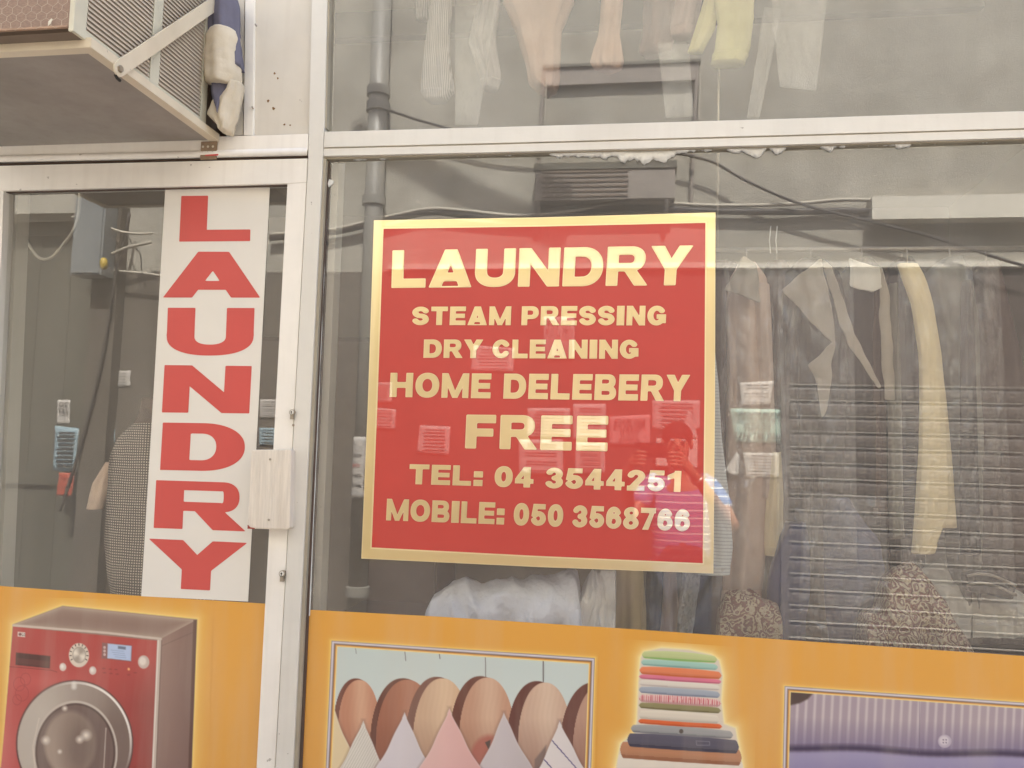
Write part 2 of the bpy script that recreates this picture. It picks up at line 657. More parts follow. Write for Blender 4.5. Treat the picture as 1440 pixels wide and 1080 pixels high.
# ------------------------------------------------------------------ lettering as filled outlines
def g_rect(X, Y, x0, y0, x1, y1):
    return np.maximum(np.maximum(x0 - X, X - x1), np.maximum(y0 - Y, Y - y1))


def g_cvx(X, Y, pts):
    """convex polygon, any winding"""
    a = sum(pts[i][0] * pts[(i + 1) % len(pts)][1] - pts[(i + 1) % len(pts)][0] * pts[i][1] for i in range(len(pts)))
    if a < 0:
        pts = pts[::-1]
    d = None
    for i in range(len(pts)):
        (ax, ay), (bx, by) = pts[i], pts[(i + 1) % len(pts)]
        L = math.hypot(bx - ax, by - ay)
        e = ((by - ay) * (X - ax) - (bx - ax) * (Y - ay)) / L
        d = e if d is None else np.maximum(d, e)
    return d


def g_ell(X, Y, cx, cy, rx, ry, n=2.0):
    return ((np.abs((X - cx) / rx) ** n + np.abs((Y - cy) / ry) ** n) ** (1 / n) - 1) * min(rx, ry)


def g_pen(X, Y, path, hx, hy):
    best = None
    for (ax, ay), (bx, by) in zip(path[:-1], path[1:]):
        px, py = (X - ax) / hx, (Y - ay) / hy
        dx, dy = (bx - ax) / hx, (by - ay) / hy
        L = dx * dx + dy * dy + 1e-9
        t = np.clip((px * dx + py * dy) / L, 0, 1)
        d = np.hypot(px - t * dx, py - t * dy)
        best = d if best is None else np.minimum(best, d)
    return (best - 1) * min(hx, hy)


def arc(cx, cy, rx, ry, a0, a1, n=22):
    return [(cx + rx * math.cos(rad(a0 + (a1 - a0) * i / n)), cy + ry * math.sin(rad(a0 + (a1 - a0) * i / n))) for i in range(n + 1)]


mn, mx_ = np.minimum, np.maximum
ADV = dict(L=.78, A=.98, U=.92, N=.95, D=.92, R=.93, Y=.95, S=.84, T=.84, E=.80, M=1.12, P=.86, I=.36, G=.95, C=.90,
           H=.94, O=.98, B=.88, F=.76, V=.95, W=1.3)
ADV.update({'0': .76, '1': .56, '2': .74, '3': .74, '4': .78, '5': .74, '6': .76, '7': .74, '8': .76, ':': .36})


def glyph(ch, w, s, b, X, Y):
    """signed field of a heavy grotesque capital in the box [0,w]x[0,1]; s stem, b bar"""
    R_ = lambda *a: g_rect(X, Y, *a)
    hx, hy = s / 2, b / 2
    if ch == 'L':
        return mn(R_(0, 0, s, 1), R_(0, 0, w, b))
    if ch == 'I':
        return R_(0, 0, w, 1)
    if ch == 'T':
        return mn(R_(w / 2 - s / 2, 0, w / 2 + s / 2, 1), R_(0, 1 - b, w, 1))
    if ch == 'E':
        return mn(mn(R_(0, 0, s, 1), R_(0, 0, w, b)), mn(R_(0, 1 - b, w, 1), R_(0, .5 - b * .46, w * .95, .5 + b * .46)))
    if ch == 'F':
        return mn(R_(0, 0, s, 1), mn(R_(0, 1 - b, w, 1), R_(0, .5 - b * .58, w * .92, .5 + b * .36)))
    if ch == 'H':
        return mn(mn(R_(0, 0, s, 1), R_(w - s, 0, w, 1)), R_(0, .5 - b / 2, w, .5 + b / 2))
    if ch == 'A':
        t = s * .56
        o = g_cvx(X, Y, [(0, 0), (w / 2 - t, 1), (w / 2 + t, 1), (w, 0)])
        sl = (w / 2 - t)
        inn = s * 1.06
        apex_y = min(.95, (w / 2 - inn) / sl)
        tri = g_cvx(X, Y, [(inn, 0), (w - inn, 0), (w / 2, apex_y)])
        cut = mx_(tri, -R_(-1, .17, 3, .17 + b * .92))
        return mx_(o, -cut)
    if ch == 'U':
        r = .40
        o = mn(R_(0, r, w, 1), mx_(g_ell(X, Y, w / 2, r, w / 2, r, 2.3), Y - r - .2))
        i = mn(R_(s, r, w - s, 1.2), mx_(g_ell(X, Y, w / 2, r, w / 2 - s, r - b, 2.3), Y - r - .2))
        return mx_(o, -i)
    if ch == 'N':
        k = s * 1.05
        return mn(mn(R_(0, 0, s, 1), R_(w - s, 0, w, 1)), g_cvx(X, Y, [(0, 1), (k, 1), (w, 0), (w - k, 0)]))
    if ch == 'M':
        k = s * .9
        v = mn(g_cvx(X, Y, [(0, 1), (k, 1), (w / 2 + k * .42, 0), (w / 2 - k * .42, 0)]),
               g_cvx(X, Y, [(w, 1), (w - k, 1), (w / 2 - k * .42, 0), (w / 2 + k * .42, 0)]))
        return mn(mn(R_(0, 0, s * .86, 1), R_(w - s * .86, 0, w, 1)), v)
    if ch == 'D':
        rx = w * .52
        o = mn(R_(0, 0, w - rx, 1), mx_(g_ell(X, Y, w - rx, .5, rx, .5, 2.2), w - rx - .15 - X))
        i = mn(R_(s, b, w - rx, 1 - b), mx_(g_ell(X, Y, w - rx, .5, rx - s, .5 - b, 2.2), w - rx - .15 - X))
        return mx_(o, -i)
    if ch in 'RP':
        lo = .38 if ch == 'R' else .34
        ry = (1 - lo) / 2
        wb = w * (.95 if ch == 'R' else 1.0)
        rx = min(ry * 1.1, wb * .5)
        cy = lo + ry
        bb = b * .86
        o = mn(R_(0, lo, wb - rx, 1), mx_(g_ell(X, Y, wb - rx, cy, rx, ry, 2.3), wb - rx - .15 - X))
        hr = max(.02, rx - s * .92)
        i = mn(R_(s, lo + bb, wb - rx, 1 - bb), mx_(g_ell(X, Y, wb - rx, cy, hr, ry - bb, 2.3), wb - rx - .15 - X))
        o = mx_(o, -i)
        o = mn(o, R_(0, 0, s, 1))
        if ch == 'R':
            o = mn(o, g_cvx(X, Y, [(w * .42, lo + .06), (w * .42 + s * .95, lo + .10), (w * 1.03, 0), (w * 1.03 - s * 1.15, 0)]))
        return o
    if ch == 'B':
        o = None
        for lo, hi, wb in ((.0, .54, w), (.46, 1.0, w * .95)):
            ry = (hi - lo) / 2
            rx = ry * 1.15
            cy = (lo + hi) / 2
            bb = b * .80
            q = mn(R_(0, lo, wb - rx, hi), mx_(g_ell(X, Y, wb - rx, cy, rx, ry, 2.3), wb - rx - .15 - X))
            i = mn(R_(s, lo + bb, wb - rx, hi - bb), mx_(g_ell(X, Y, wb - rx, cy, max(.03, rx - s * .9), ry - bb, 2.3), wb - rx - .15 - X))
            q = mx_(q, -i)
            o = q if o is None else mn(o, q)
        return mn(o, R_(0, 0, s, 1))
    if ch == 'Y':
        k = s * 1.18
        h = .42
        return mn(R_(w / 2 - s / 2, 0, w / 2 + s / 2, h + .02), mn(
            g_cvx(X, Y, [(0, 1), (k, 1), (w / 2 + s * .5, h), (w / 2 - s * .5, h - .02)]),
            g_cvx(X, Y, [(w, 1), (w - k, 1), (w / 2 - s * .5, h), (w / 2 + s * .5, h - .02)])))
    if ch == 'O' or ch == '0':
        return mx_(g_ell(X, Y, w / 2, .5, w / 2, .51, 2.2), -g_ell(X, Y, w / 2, .5, w / 2 - s, .51 - b, 2.1))
    if ch == 'C':
        return mx_(g_pen(X, Y, arc(w / 2, .5, w / 2 - hx, .5 - hy, 38, 322), hx, hy), X - w)
    if ch == 'G':
        d = g_pen(X, Y, arc(w / 2, .5, w / 2 - hx, .5 - hy, 40, 318), hx, hy)
        d = mn(d, R_(w - s, .12, w, .54))
        return mn(d, R_(w * .52, .54 - b * .9, w, .54))
    if ch == 'S':
        ry = (.5 - hy) / 2 + .002
        rx = w / 2 - hx
        return g_pen(X, Y, arc(w / 2, .5 + ry, rx, ry, 22, 262) + arc(w / 2, .5 - ry, rx, ry, 82, -158), hx, hy)
    if ch == '8':
        return mn(mx_(g_ell(X, Y, w / 2, .26 + .02, w / 2, .29), -g_ell(X, Y, w / 2, .275, w / 2 - s * .95, .285 - b * .85)),
                  mx_(g_ell(X, Y, w / 2, .75, w / 2 * .93, .26), -g_ell(X, Y, w / 2, .75, w / 2 * .93 - s * .9, .26 - b * .82)))
    if ch == '6':
        d = mx_(g_ell(X, Y, w / 2, .33, w / 2, .34), -g_ell(X, Y, w / 2, .32, w / 2 - s * .95, .33 - b * .88))
        return mn(d, g_pen(X, Y, arc(w / 2, .5, w / 2 - hx, .5 - hy, 38, 200), hx, hy))
    if ch == '3':
        ry = (.5 - hy) / 2 + .004
        rx = w / 2 - hx
        return mn(g_pen(X, Y, arc(w / 2, .5 + ry, rx * .92, ry, 158, -82), hx, hy), g_pen(X, Y, arc(w / 2, .5 - ry, rx, ry, 82, -158), hx, hy))
    if ch == '5':
        d = mn(R_(w * .14, 1 - b, w * .95, 1), g_cvx(X, Y, [(w * .14, 1), (w * .14 + s * .9, 1), (s * .95, .44), (w * .03, .44)]))
        return mn(d, g_pen(X, Y, arc(w / 2, .33, w / 2 - hx, .33 - hy, 138, -158), hx, hy))
    if ch == '2':
        rx = w / 2 - hx
        d = g_pen(X, Y, arc(w / 2, .70, rx, .30 - hy, 165, -28) + [(w * .30, .16)], hx, hy)
        return mn(mx_(d, -Y), R_(0, 0, w, b))
    if ch == '7':
        return mn(R_(0, 1 - b, w, 1), g_cvx(X, Y, [(w, 1), (w - s * 1.05, 1 - b), (w * .16, 0), (w * .16 + s * 1.08, 0)]))
    if ch == '4':
        o = g_cvx(X, Y, [(0, .20), (0, .20 + b), (w * .46, 1), (w * .82, 1), (w * .82, .20)])
        i = g_cvx(X, Y, [(s * .80, .20 + b * .92), (w * .82 - s, .20 + b * .92), (w * .82 - s, .70)])
        o = mx_(o, -i)
        o = mn(o, R_(w * .82 - s, 0, w * .82, 1))
        return mn(o, R_(0, .20, w, .20 + b * .92))
    if ch == '1':
        return mn(R_(w - s, 0, w, 1), g_cvx(X, Y, [(w - s * .5, 1), (w - s * .5, .74), (0, .58), (0, .78)]))
    if ch == ':':
        return mn(R_(0, 0, w, .27), R_(0, .45, w, .72))
    return R_(0, 0, w, 1)


def contour(F, xs, ys, runs=True):
    """polygons of F<0 on a grid; F[j,i] at (xs[i],ys[j]); interior cells merged along rows"""
    ins = F < 0
    V, idx, faces = [], {}, []

    def corner(i, j):
        k = (i, j)
        if k not in idx:
            idx[k] = len(V)
            V.append((xs[i], ys[j]))
        return idx[k]

    def edge(i0, j0, i1, j1):
        k = (min((i0, j0), (i1, j1)), max((i0, j0), (i1, j1)))
        if k not in idx:
            a, b = F[j0, i0], F[j1, i1]
            t = a / (a - b)
            idx[k] = len(V)
            V.append((xs[i0] + (xs[i1] - xs[i0]) * t, ys[j0] + (ys[j1] - ys[j0]) * t))
        return idx[k]
    ny, nx = F.shape
    cnt = ins[:-1, :-1].astype(int) + ins[1:, :-1] + ins[:-1, 1:] + ins[1:, 1:]
    for j in range(ny - 1):
        i = 0
        while i < nx - 1:
            c = cnt[j, i]
            if c == 0:
                i += 1
                continue
            if c == 4:
                i1 = i
                while i1 < nx - 1 and cnt[j, i1] == 4 and (runs or i1 == i):
                    i1 += 1
                faces.append((corner(i, j), corner(i1, j), corner(i1, j + 1), corner(i, j + 1)))
                i = i1
                continue
            cs = [(i, j), (i + 1, j), (i + 1, j + 1), (i, j + 1)]
            poly = []
            for k in range(4):
                a, b = cs[k], cs[(k + 1) % 4]
                ia, ib = ins[a[1], a[0]], ins[b[1], b[0]]
                if ia:
                    poly.append(corner(*a))
                if ia != ib:
                    poly.append(edge(*a, *b))
            if len(poly) >= 3:
                faces.append(tuple(poly))
            i += 1
    return V, faces


def bil(q, x, y):
    """q: photo corners (TL, TR, BR, BL); x right, y up"""
    (tl, tr, br, bl) = q
    u = (bl[0] * (1 - x) + br[0] * x) * (1 - y) + (tl[0] * (1 - x) + tr[0] * x) * y
    v = (bl[1] * (1 - x) + br[1] * x) * (1 - y) + (tl[1] * (1 - x) + tr[1] * x) * y
    return u, v


def letter_obj(ch, q, w, s, b, xa, xb, parent, mats, yplane, rim=0.0, res=30, name='letter'):
    """a letter filling x in [xa, xb] of the photo quad q"""
    pad = rim + 0.06
    nx = max(10, int(res * (w + 2 * pad)))
    ny = int(res * (1 + 2 * pad))
    xs = np.linspace(-pad, w + pad, nx + 1)
    ys = np.linspace(-pad, 1 + pad, ny + 1)
    X, Y = np.meshgrid(xs, ys)
    F = glyph(ch, w, s, b, X, Y)
    F = np.where(np.abs(F) < 1e-6, -1e-6, F)
    V, faces, midx = [], [], []
    layers = [(F, yplane, 0)] if rim <= 0 else [(F - rim, yplane, 1), (F, yplane - 0.0008, 0)]
    for FF, yp, mi in layers:
        cv, cf = contour(FF, xs, ys)
        o = len(V)
        for x, y in cv:
            u, v = bil(q, xa + (xb - xa) * x / w, y)
            V.append(P(u, v, yp))
        faces += [tuple(i + o for i in f) for f in cf]
        midx += [mi] * len(cf)
    return child(name, V, faces, mats, parent, midx=midx)


def text_line(text, q, parent, mats, yplane, stem=.27, bar=.215, gap=.10, space=.42, rim=.028, res=30):
    tot = 0
    pos = []
    for ch in text:
        if ch == ' ':
            tot += space - gap
            continue
        w = ADV[ch]
        pos.append((ch, tot, w))
        tot += w + gap
    tot -= gap
    for ch, x, w in pos:
        st = stem if ch not in 'I:1' else min(stem, w)
        letter_obj(ch, q, w, st, bar, x / tot, (x + w) / tot, parent, mats, yplane, rim, res)


_FONTCACHE = {}


def small_text(body, size, align='CENTER'):
    """mesh of built-in lettering, flat in XY"""
    k = (body, size, align)
    if k in _FONTCACHE:
        return _FONTCACHE[k]
    c = bpy.data.curves.new('text', 'FONT')
    c.body = body
    c.size = size
    c.align_x = align
    c.align_y = 'CENTER'
    c.offset = size * 0.015
    c.resolution_u = 3
    o = bpy.data.objects.new('text', c)
    COL.objects.link(o)
    dg = bpy.context.evaluated_depsgraph_get()
    dg.update()
    me = bpy.data.meshes.new_from_object(o.evaluated_get(dg))
    vs = [tuple(v.co) for v in me.vertices]
    fs = [tuple(p.vertices) for p in me.polygons]
    bpy.data.objects.remove(o)
    bpy.data.curves.remove(c)
    bpy.data.meshes.remove(me)
    _FONTCACHE[k] = (vs, fs)
    return vs, fs
# ================================================================== SETTING
WD = 3.2          # width of the alley
HZ = 632          # picture row level with the camera


def struct(name, a, b, m):
    o = box(name, a, b, m)
    tag(o, kind='structure')
    return o


struct('ground', (-60, -60, -0.2), (60, 60, 0.0), M_GROUND)
XL, XR = P(-180, 400).x, P(1680, 400).x
ZT = 3.02
# the shop room behind the glass
struct('shop_floor', (XL - .3, .06, 0.004), (XR + .6, 3.2, .02), M_INFLOOR)
struct('shop_ceiling', (XL - .3, .16, 3.05), (XR + .6, 3.2, 3.13), M_INWALL)
struct('shop_back_wall', (XL - .3, 3.2, .02), (XR + .6, 3.3, 3.13), M_INWALL)
struct('shop_side_wall', (XL - .4, .06, .02), (XL - .3, 3.2, 3.13), M_INWALL)
struct('shop_side_wall', (XR + .6, .06, .02), (XR + .7, 3.2, 3.13), M_INWALL)

# unseen upper wall, height set to let sun past, and side piers
bld = thing('shop_building', 'plain cream building whose ground floor holds the laundry window', 'building', (0, 2, 0))
box('upper_wall', (-9, .02, ZT + .14), (9, 7.0, 4.45), M_PANEL, bld)
box('pier', (-9, .02, 0.0), (XL - .42, 7.0, ZT + .137), M_PANEL, bld)
box('pier', (XR + .72, .02, 0.0), (9, 7.0, ZT + .137), M_PANEL, bld)

# ================================================================== SHOPFRONT
sf = thing('shopfront', 'cream painted aluminium shop window frame holding the tall panes', 'shop window', P(720, 1200))
# vertical post between door and window
post = prism('mullion', [(440, -60), (461, -60), (456, 170), (453.5, 225), (411.5, 1085), (405, 1220), (379, 1220), (387, 1085), (411, 640), (433, 232)],
             0.0, 0.055, M_FRAME, sf, bevel=0.0012)
# return of the post towards the glass
prism('mullion_return', [(461, -60), (465, -60), (459.2, 180), (456, 180)], .006, .05, M_GASKET, sf)
prism('mullion_return', [(453.8, 220), (459, 224), (417.5, 1085), (411.5, 1220), (405.5, 1220), (411.9, 1085)], .006, .05, M_GASKET, sf)
prism('sealant_joint', [(459.2, 224), (462, 226), (424.0, 1085), (418, 1220), (411.5, 1220), (417.7, 1085)], .018, .045, M_GAP, sf)
# transom: upper flat face, groove, lower recessed step
prism('transom', [(456.4, 185.2), (700, 178.5), (1100, 167), (1440, 156), (1700, 147.5), (1700, 172), (1440, 180.2), (1100, 190), (700, 201), (455, 207)],
      0.0, .055, M_FRAME, sf, bevel=0.001)
prism('transom_groove', [(455, 207), (700, 201), (1100, 190), (1440, 180.2), (1700, 172), (1700, 174), (1440, 182.2), (1100, 192), (700, 203), (455, 209)],
      .005, .05, M_GASKET, sf)
prism('transom_step', [(455, 209), (700, 203), (1100, 192), (1440, 182.2), (1700, 174), (1700, 186), (1440, 193.5), (1100, 203.5), (700, 214), (454.5, 219.5)],
      .0025, .05, M_FRAME, sf, bevel=0.001)
prism('sealant_joint', [(454.5, 219.5), (700, 214), (1100, 203.5), (1440, 193.5), (1700, 186), (1700, 189.5), (1440, 197.0), (1100, 206.5), (700, 217), (456, 224)],
      .012, .045, M_GASKET, sf)
for a, b in (((XL, 0, ZT), (XR, .055, ZT + .14)),):
    box('head_rail', a, b, M_FRAME, sf, bevel=.002)
box('end_post', (XR - .05, .001, .0), (XR + .72, .055, ZT), M_FRAME, sf, bevel=.002)
box('sill', (P(400, 1000).x, .001, 0), (XR - .051, .055, .42), M_FRAME, sf, bevel=.002)


def pane(name, px, parent):
    pts = [P(u, v, GLASS_Y) for u, v in px][::-1]
    v, f = prism_vf(pts, .006)
    o = child(name, v, f, [M_GLASS, M_GLASSBACK], parent, midx=[0] + [1] * (len(f) - 1))
    return o


pane('glass_pane', [(453, 200), (466, -330), (1675, -330), (1690, 172)], sf)
pane('glass_pane', [(456, 222), (1690, 176), (1690, 1500), (398, 1500)], sf)

# left bay above the door
prism('transom', [(-120, 206), (0, 201.5), (433.2, 188), (433, 211), (290, 215), (0, 222), (-120, 226)], 0.0, .055, M_DOOR, sf, bevel=.0012)
tv, tf = tube_vf([P(-120, 227, .003), P(0, 223.5, .003), P(200, 219, .003), P(432, 213.5, .003)], .0105, 14)
child('door_stop_bead', tv, tf, M_DOOR, sf, smooth=True)
prism('sealant_joint', [(-120, 233), (0, 230), (432, 219), (432, 222), (0, 232.5), (-120, 235.5)], .012, .045, M_GAP, sf)
prism('infill_panel', [(352, -60), (440, -60), (435.2, 188), (350, 190.5)], .016, .03, M_PANEL, sf)
prism('panel_trim', [(345.5, -60), (358, -60), (355.5, 190), (342.5, 190)], .006, .03, M_DOOR, sf, bevel=.001)
prism('panel_trim', [(334, -60), (344.5, -60), (341.5, 190), (318, 191)], .012, .034, M_PANEL, sf, bevel=.001)
# rivets and rust spots on the panel
for k, (u, v, r) in enumerate([(359, 34, .0022), (354.5, 150, .0022)]):
    p = P(u, v, .004)
    tv, tf = tube_vf([p, p + Vector((.006, -.004, -.008))], r, 8)
    child('rivet', tv, tf, M_STEEL, sf, smooth=True)
for u, v, r in [(377, 142, .0036), (384.5, 152.5, .0042), (386, 103, .0030), (390.5, 110, .0026), (400, 175, .003), (408, 176, .0025)]:
    c = P(u, v, .0152)
    ring = [c + Vector((r * (1 + .3 * math.sin(3 * a + u)) * math.cos(a), 0, r * (1 + .25 * math.cos(2 * a + v)) * math.sin(a))) for a in
            [2 * math.pi * k / 10 for k in range(10)]]
    vv, ff = prism_vf(ring, .0007)
    child('rust_spot', vv, ff, mat('rust', lin(128, 98, 62) if r > .0028 else lin(190, 165, 130), .9), sf)
# red scrap of tape under the bracket
child('tape_scrap', *prism_vf([P(289, 217.5, -.0075), P(307, 216.5, -.0075), P(306, 218.6, -.0075), P(288, 219.3, -.0075)], .0015), M_REDVINYL, sf)

# caulk smears along the top edge of the big pane
def caulk(u0, u1, h, seed, ys=.0205):
    n = int((u1 - u0) / 2.5)
    top, bot = [], []
    for i in range(n + 1):
        u = u0 + (u1 - u0) * i / n
        base = np.interp(u, [456, 700, 1100, 1440], [222.5, 216, 205.5, 196])
        e = min(1, 4.2 * min(i, n - i) / n + .12)
        nz = mnoise.fractal(Vector((u * .05, seed, 0)), .9, 2.1, 4) * .75 + .62
        nz2 = mnoise.noise(Vector((u * .35, seed + 5, 0)))
        top.append((u, base - 1))
        bot.append((u + nz2 * 1.2, base + max(.8, h * e * nz + nz2 * 2)))
    vs, fs = [], []
    for (ut, vt), (ub, vb) in zip(top, bot):
        md = (vt + vb) / 2
        k = .0015 + .0015 * (1 + mnoise.noise(Vector((ut * .2, md * .2, seed))))
        vs += [P(ut, vt, ys), P(ut, md, ys - k), P(ub, vb, ys + .003)]
    for i in range(n):
        a = i * 3
        fs += [(a, a + 1, a + 4, a + 3), (a + 1, a + 2, a + 5, a + 4)]
    o = child('caulk_smear', vs, [f[::-1] for f in fs], M_CAULK, sf, smooth=True)
    m = o.modifiers.new('thickness', 'SOLIDIFY')
    m.thickness = .0015
    return o


for a in [(757, 905, 12, 1.0), (858, 962, 19, 7.7), (940, 1005, 8, 4.2), (1020, 1108, 14, 9.3), (1152, 1192, 13, 3.3), (1256, 1284, 12, 6.1),
          (462, 560, 4.5, 2.2), (560, 757, 3.0, 8.8), (1108, 1440, 2.6, 5.4)]:
    caulk(*a)
# dried drips down the left edge of the pane
vs, fs = [], []
dr = []
for k in range(26):
    t = k / 25
    v = 226 + 640 * t ** 1.2
    u = 461.5 - 36 * (v - 226) / 860
    wdt = .8 + 1.8 * abs(mnoise.noise(Vector((k * .9, 3.3, 0))))
    dr.append((u, v, wdt))
for (u, v, w_) in dr:
    vs += [P(u - .6, v, .021), P(u + w_, v, .0225)]
fs = [(2 * i, 2 * i + 1, 2 * i + 3, 2 * i + 2)[::-1] for i in range(len(dr) - 1)]
o = child('sealant_dribble', vs, fs, M_CAULK, sf)
m = o.modifiers.new('thickness', 'SOLIDIFY')
m.thickness = .001
blob = [(463, 252), (469, 254), (468, 258), (462, 263), (461, 258)]
prism('caulk_smear', blob, .0205, .0245, M_CAULK, sf)

# ------------------------------------------------------------------ the door
door = thing('shop_door', 'cream framed glass door left of the window with its white pull block', 'door', P(200, 1200))
prism('top_rail', [(-40, 236), (0, 233), (432.5, 222.6), (431, 256.5), (404, 258), (5, 268.2), (-40, 270)], .002, .042, M_DOOR, door, bevel=.0012)
prism('lock_stile', [(404, 258.2), (431, 256.6), (410.4, 640), (386.3, 1085), (378, 1220), (353, 1220), (360.3, 1085)], .002, .042, M_DOOR, door, bevel=.0012)
prism('hinge_stile', [(-60, 271), (5, 268.4), (3, 330), (-34, 1085), (-42, 1220), (-120, 1220)], .002, .042, M_DOOR, door, bevel=.0012)
box('bottom_rail', (P(-60, 700).x, .002, .02), (P(375, 1200).x, .042, P(200, 1230).z), M_DOOR, door)
pane('glass_pane', [(-20, 262), (412, 252), (366, 1230), (-80, 1230)], door)
# shadow-gap gasket at the head of the door pane
prism('glazing_gasket', [(5, 268.4), (404, 258.2), (404, 260.6), (5, 270.8)], .012, .024, M_GAP, door)
prism('handle_block', [(353.2, 632.5), (405, 632), (409.5, 633.2), (408, 742), (404, 745.2), (347.8, 743.4)], -.030, .001, M_WHITEWOOD, door, bevel=.004)

# knocked corner and fixing screws of the block
prism('chipped_corner', [(348.2, 738), (352, 741.5), (358, 742.6), (358, 744), (348, 743.6)], -.0306, -.028, mat('red_brown_primer', lin(150, 62, 50), .7), door)
for u_, v_ in ((380, 646), (378, 731)):
    c = P(u_, v_, -.030)
    child('screw', *tube_vf([c + Vector((0, .002, 0)), c + Vector((0, -.0014, 0))], .0032, 10), M_STEEL, door)


def cylinder_lock(u, v, s=1.0):
    c = P(u, v, .002)
    lk = child('lock', *merge([
        tube_vf([c + Vector((0, .004, 0)), c + Vector((0, -.010, 0))], [.0085 * s, .0085 * s], 18),
        box_vf((c.x - .0048 * s, c.y - .010, c.z - .021 * s), (c.x + .0048 * s, c.y + .002, c.z - .006 * s))]), M_STEEL, door)
    child('lock_ring', *tube_vf([c + Vector((0, -.0095, 0)), c + Vector((0, -.0118, 0))], [.0066 * s, .0060 * s], 18), M_FRAME, lk, smooth=False)
    child('keyhole', *merge([tube_vf([c + Vector((-.0005, -.0116, .001)), c + Vector((-.0005, -.0121, .001))], .0024 * s, 10),
                             box_vf((c.x - .0014 * s, c.y - .0121, c.z - .0048 * s), (c.x + .0006 * s, c.y - .0116, c.z))]), M_DARK, lk)


cylinder_lock(398.5, 806, 1.0)
cylinder_lock(412.5, 580, .9)
c = P(413, 598, .002)
child('screw_hole', *tube_vf([c, c + Vector((0, -.004, 0))], .0035, 10), M_STEEL, door)

# ------------------------------------------------------------------ LAUNDRY strip on the door
strip = thing('vertical_sign', 'tall narrow white sticker with red LAUNDRY letters running down the door glass', 'sign', P(280, 840))
prism('sticker_sheet', [(232.5, 263.5), (379.5, 260.3), (364, 560), (348.8, 846), (198.5, 838.4), (216, 550)], GLASS_Y - .0012, GLASS_Y - .0002, M_WHITEVINYL, strip)
yl = GLASS_Y - .0018
for ch, q, w, st, b in [
    ('L', ((255, 275.6), (353.5, 274.6), (351.7, 339), (252, 339.8)), 1.62, .62, .255),
    ('A', ((232, 353.6), (369, 354.4), (366, 418.6), (229, 418.4)), 2.05, .58, .21),
    ('U', ((236, 432.8), (358, 433.2), (355.5, 500), (233.5, 500)), 1.82, .58, .23),
    ('N', ((231.4, 513.4), (354, 514.8), (350.5, 581.4), (227.6, 580)), 1.84, .555, .23),
    ('D', ((229, 594.2), (346, 596), (342.5, 663.4), (225, 660.8)), 1.75, .60, .22),
    ('R', ((219.6, 675.2), (343.6, 679.2), (341.8, 747.2), (216, 742.4)), 1.80, .58, .22),
    ('Y', ((209, 757.4), (347.8, 763.4), (344, 832.8), (205.5, 825.8)), 2.02, .60, .22),
]:
    letter_obj(ch, q, w, st, b, 0, 1, strip, [M_REDVINYL], yl, 0.0, 44)

# ------------------------------------------------------------------ red and gold sign on the window
sg = thing('laundry_sign', 'square red sign with gold border and gold lettering on the window', 'sign', P(760, 800))
oT = [(525.8, 309.8), (765, 305.5), (1006.2, 298.6), (1005.5, 560), (1003.2, 806.5), (760, 797.5), (508, 785.5), (517.5, 560)]
iT = [(539.4, 321.8), (765, 318.5), (992, 313.4), (990.5, 560), (988.2, 792), (760, 782), (522.6, 769.8), (531, 560)]
yb = GLASS_Y - .004


def ring_px(outer, inner, y0, y1, name, m, parent):
    n = len(outer)
    vs = [P(u, v, y0) for u, v in outer] + [P(u, v, y0) for u, v in inner] + [P(u, v, y1) for u, v in outer] + [P(u, v, y1) for u, v in inner]
    fs = []
    for i in range(n):
        j = (i + 1) % n
        fs += [(i, n + i, n + j, j), (2 * n + i, 2 * n + j, 3 * n + j, 3 * n + i), (i, j, 2 * n + j, 2 * n + i), (n + i, 3 * n + i, 3 * n + j, n + j)]
    return child(name, vs, fs, m, parent)


def inset(poly, k):
    cx = sum(p[0] for p in poly) / len(poly)
    cy_ = sum(p[1] for p in poly) / len(poly)
    return [(u + (k if u < cx - 60 else -k if u > cx + 60 else 0), v + (k if v < cy_ - 60 else -k if v > cy_ + 60 else 0)) for u, v in poly]


prism('red_panel', inset(iT, -.4), yb, yb + .003, M_REDSIGN, sg)
ring_px(inset(oT, 1.1), inset(iT, -2.0), yb - .0006, yb + .003, 'gold_border', M_GOLD, sg)
ring_px(oT, inset(oT, 1.1), yb - .0003, yb + .003, 'border_outline', M_GOLDEDGE, sg)
ring_px(inset(iT, -2.0), iT, yb - .0003, yb + .003, 'border_outline', M_GOLDEDGE, sg)
GM = [M_GOLD, M_GOLDEDGE]
yt = yb - .0008
text_line('LAUNDRY', ((553, 353), (973.5, 346), (969.5, 400), (551.5, 404)), sg, GM, yt, stem=.245, bar=.215, gap=.12, rim=.02, res=40)
text_line('STEAM PRESSING', ((581, 432), (936.5, 430.5), (935.5, 457), (580, 456.5)), sg, GM, yt, stem=.265, bar=.21, gap=.17, space=.62, rim=.026)
text_line('DRY CLEANING', ((597, 478), (897.5, 478.4), (897, 504), (596, 502.6)), sg, GM, yt, stem=.265, bar=.21, gap=.16, space=.58, rim=.026)
text_line('HOME DELEBERY', ((550, 525), (969.5, 528), (967.5, 563.6), (548.6, 557.4)), sg, GM, yt, stem=.255, bar=.205, gap=.16, space=.60, rim=.024)
text_line('FREE', ((657, 584), (854.5, 586), (853, 633.6), (655, 629.5)), sg, GM, yt, stem=.255, bar=.215, gap=.16, rim=.022, res=36)
text_line('TEL: 04 3544251', ((577, 653.4), (957.5, 663), (956, 691.2), (575.6, 680)), sg, GM, yt, stem=.25, bar=.20, gap=.16, space=.58, rim=.025)
text_line('MOBILE: 050 3568766', ((545, 702), (970.5, 717), (969, 746.4), (543.5, 731)), sg, GM, yt, stem=.25, bar=.20, gap=.155, space=.54, rim=.025)
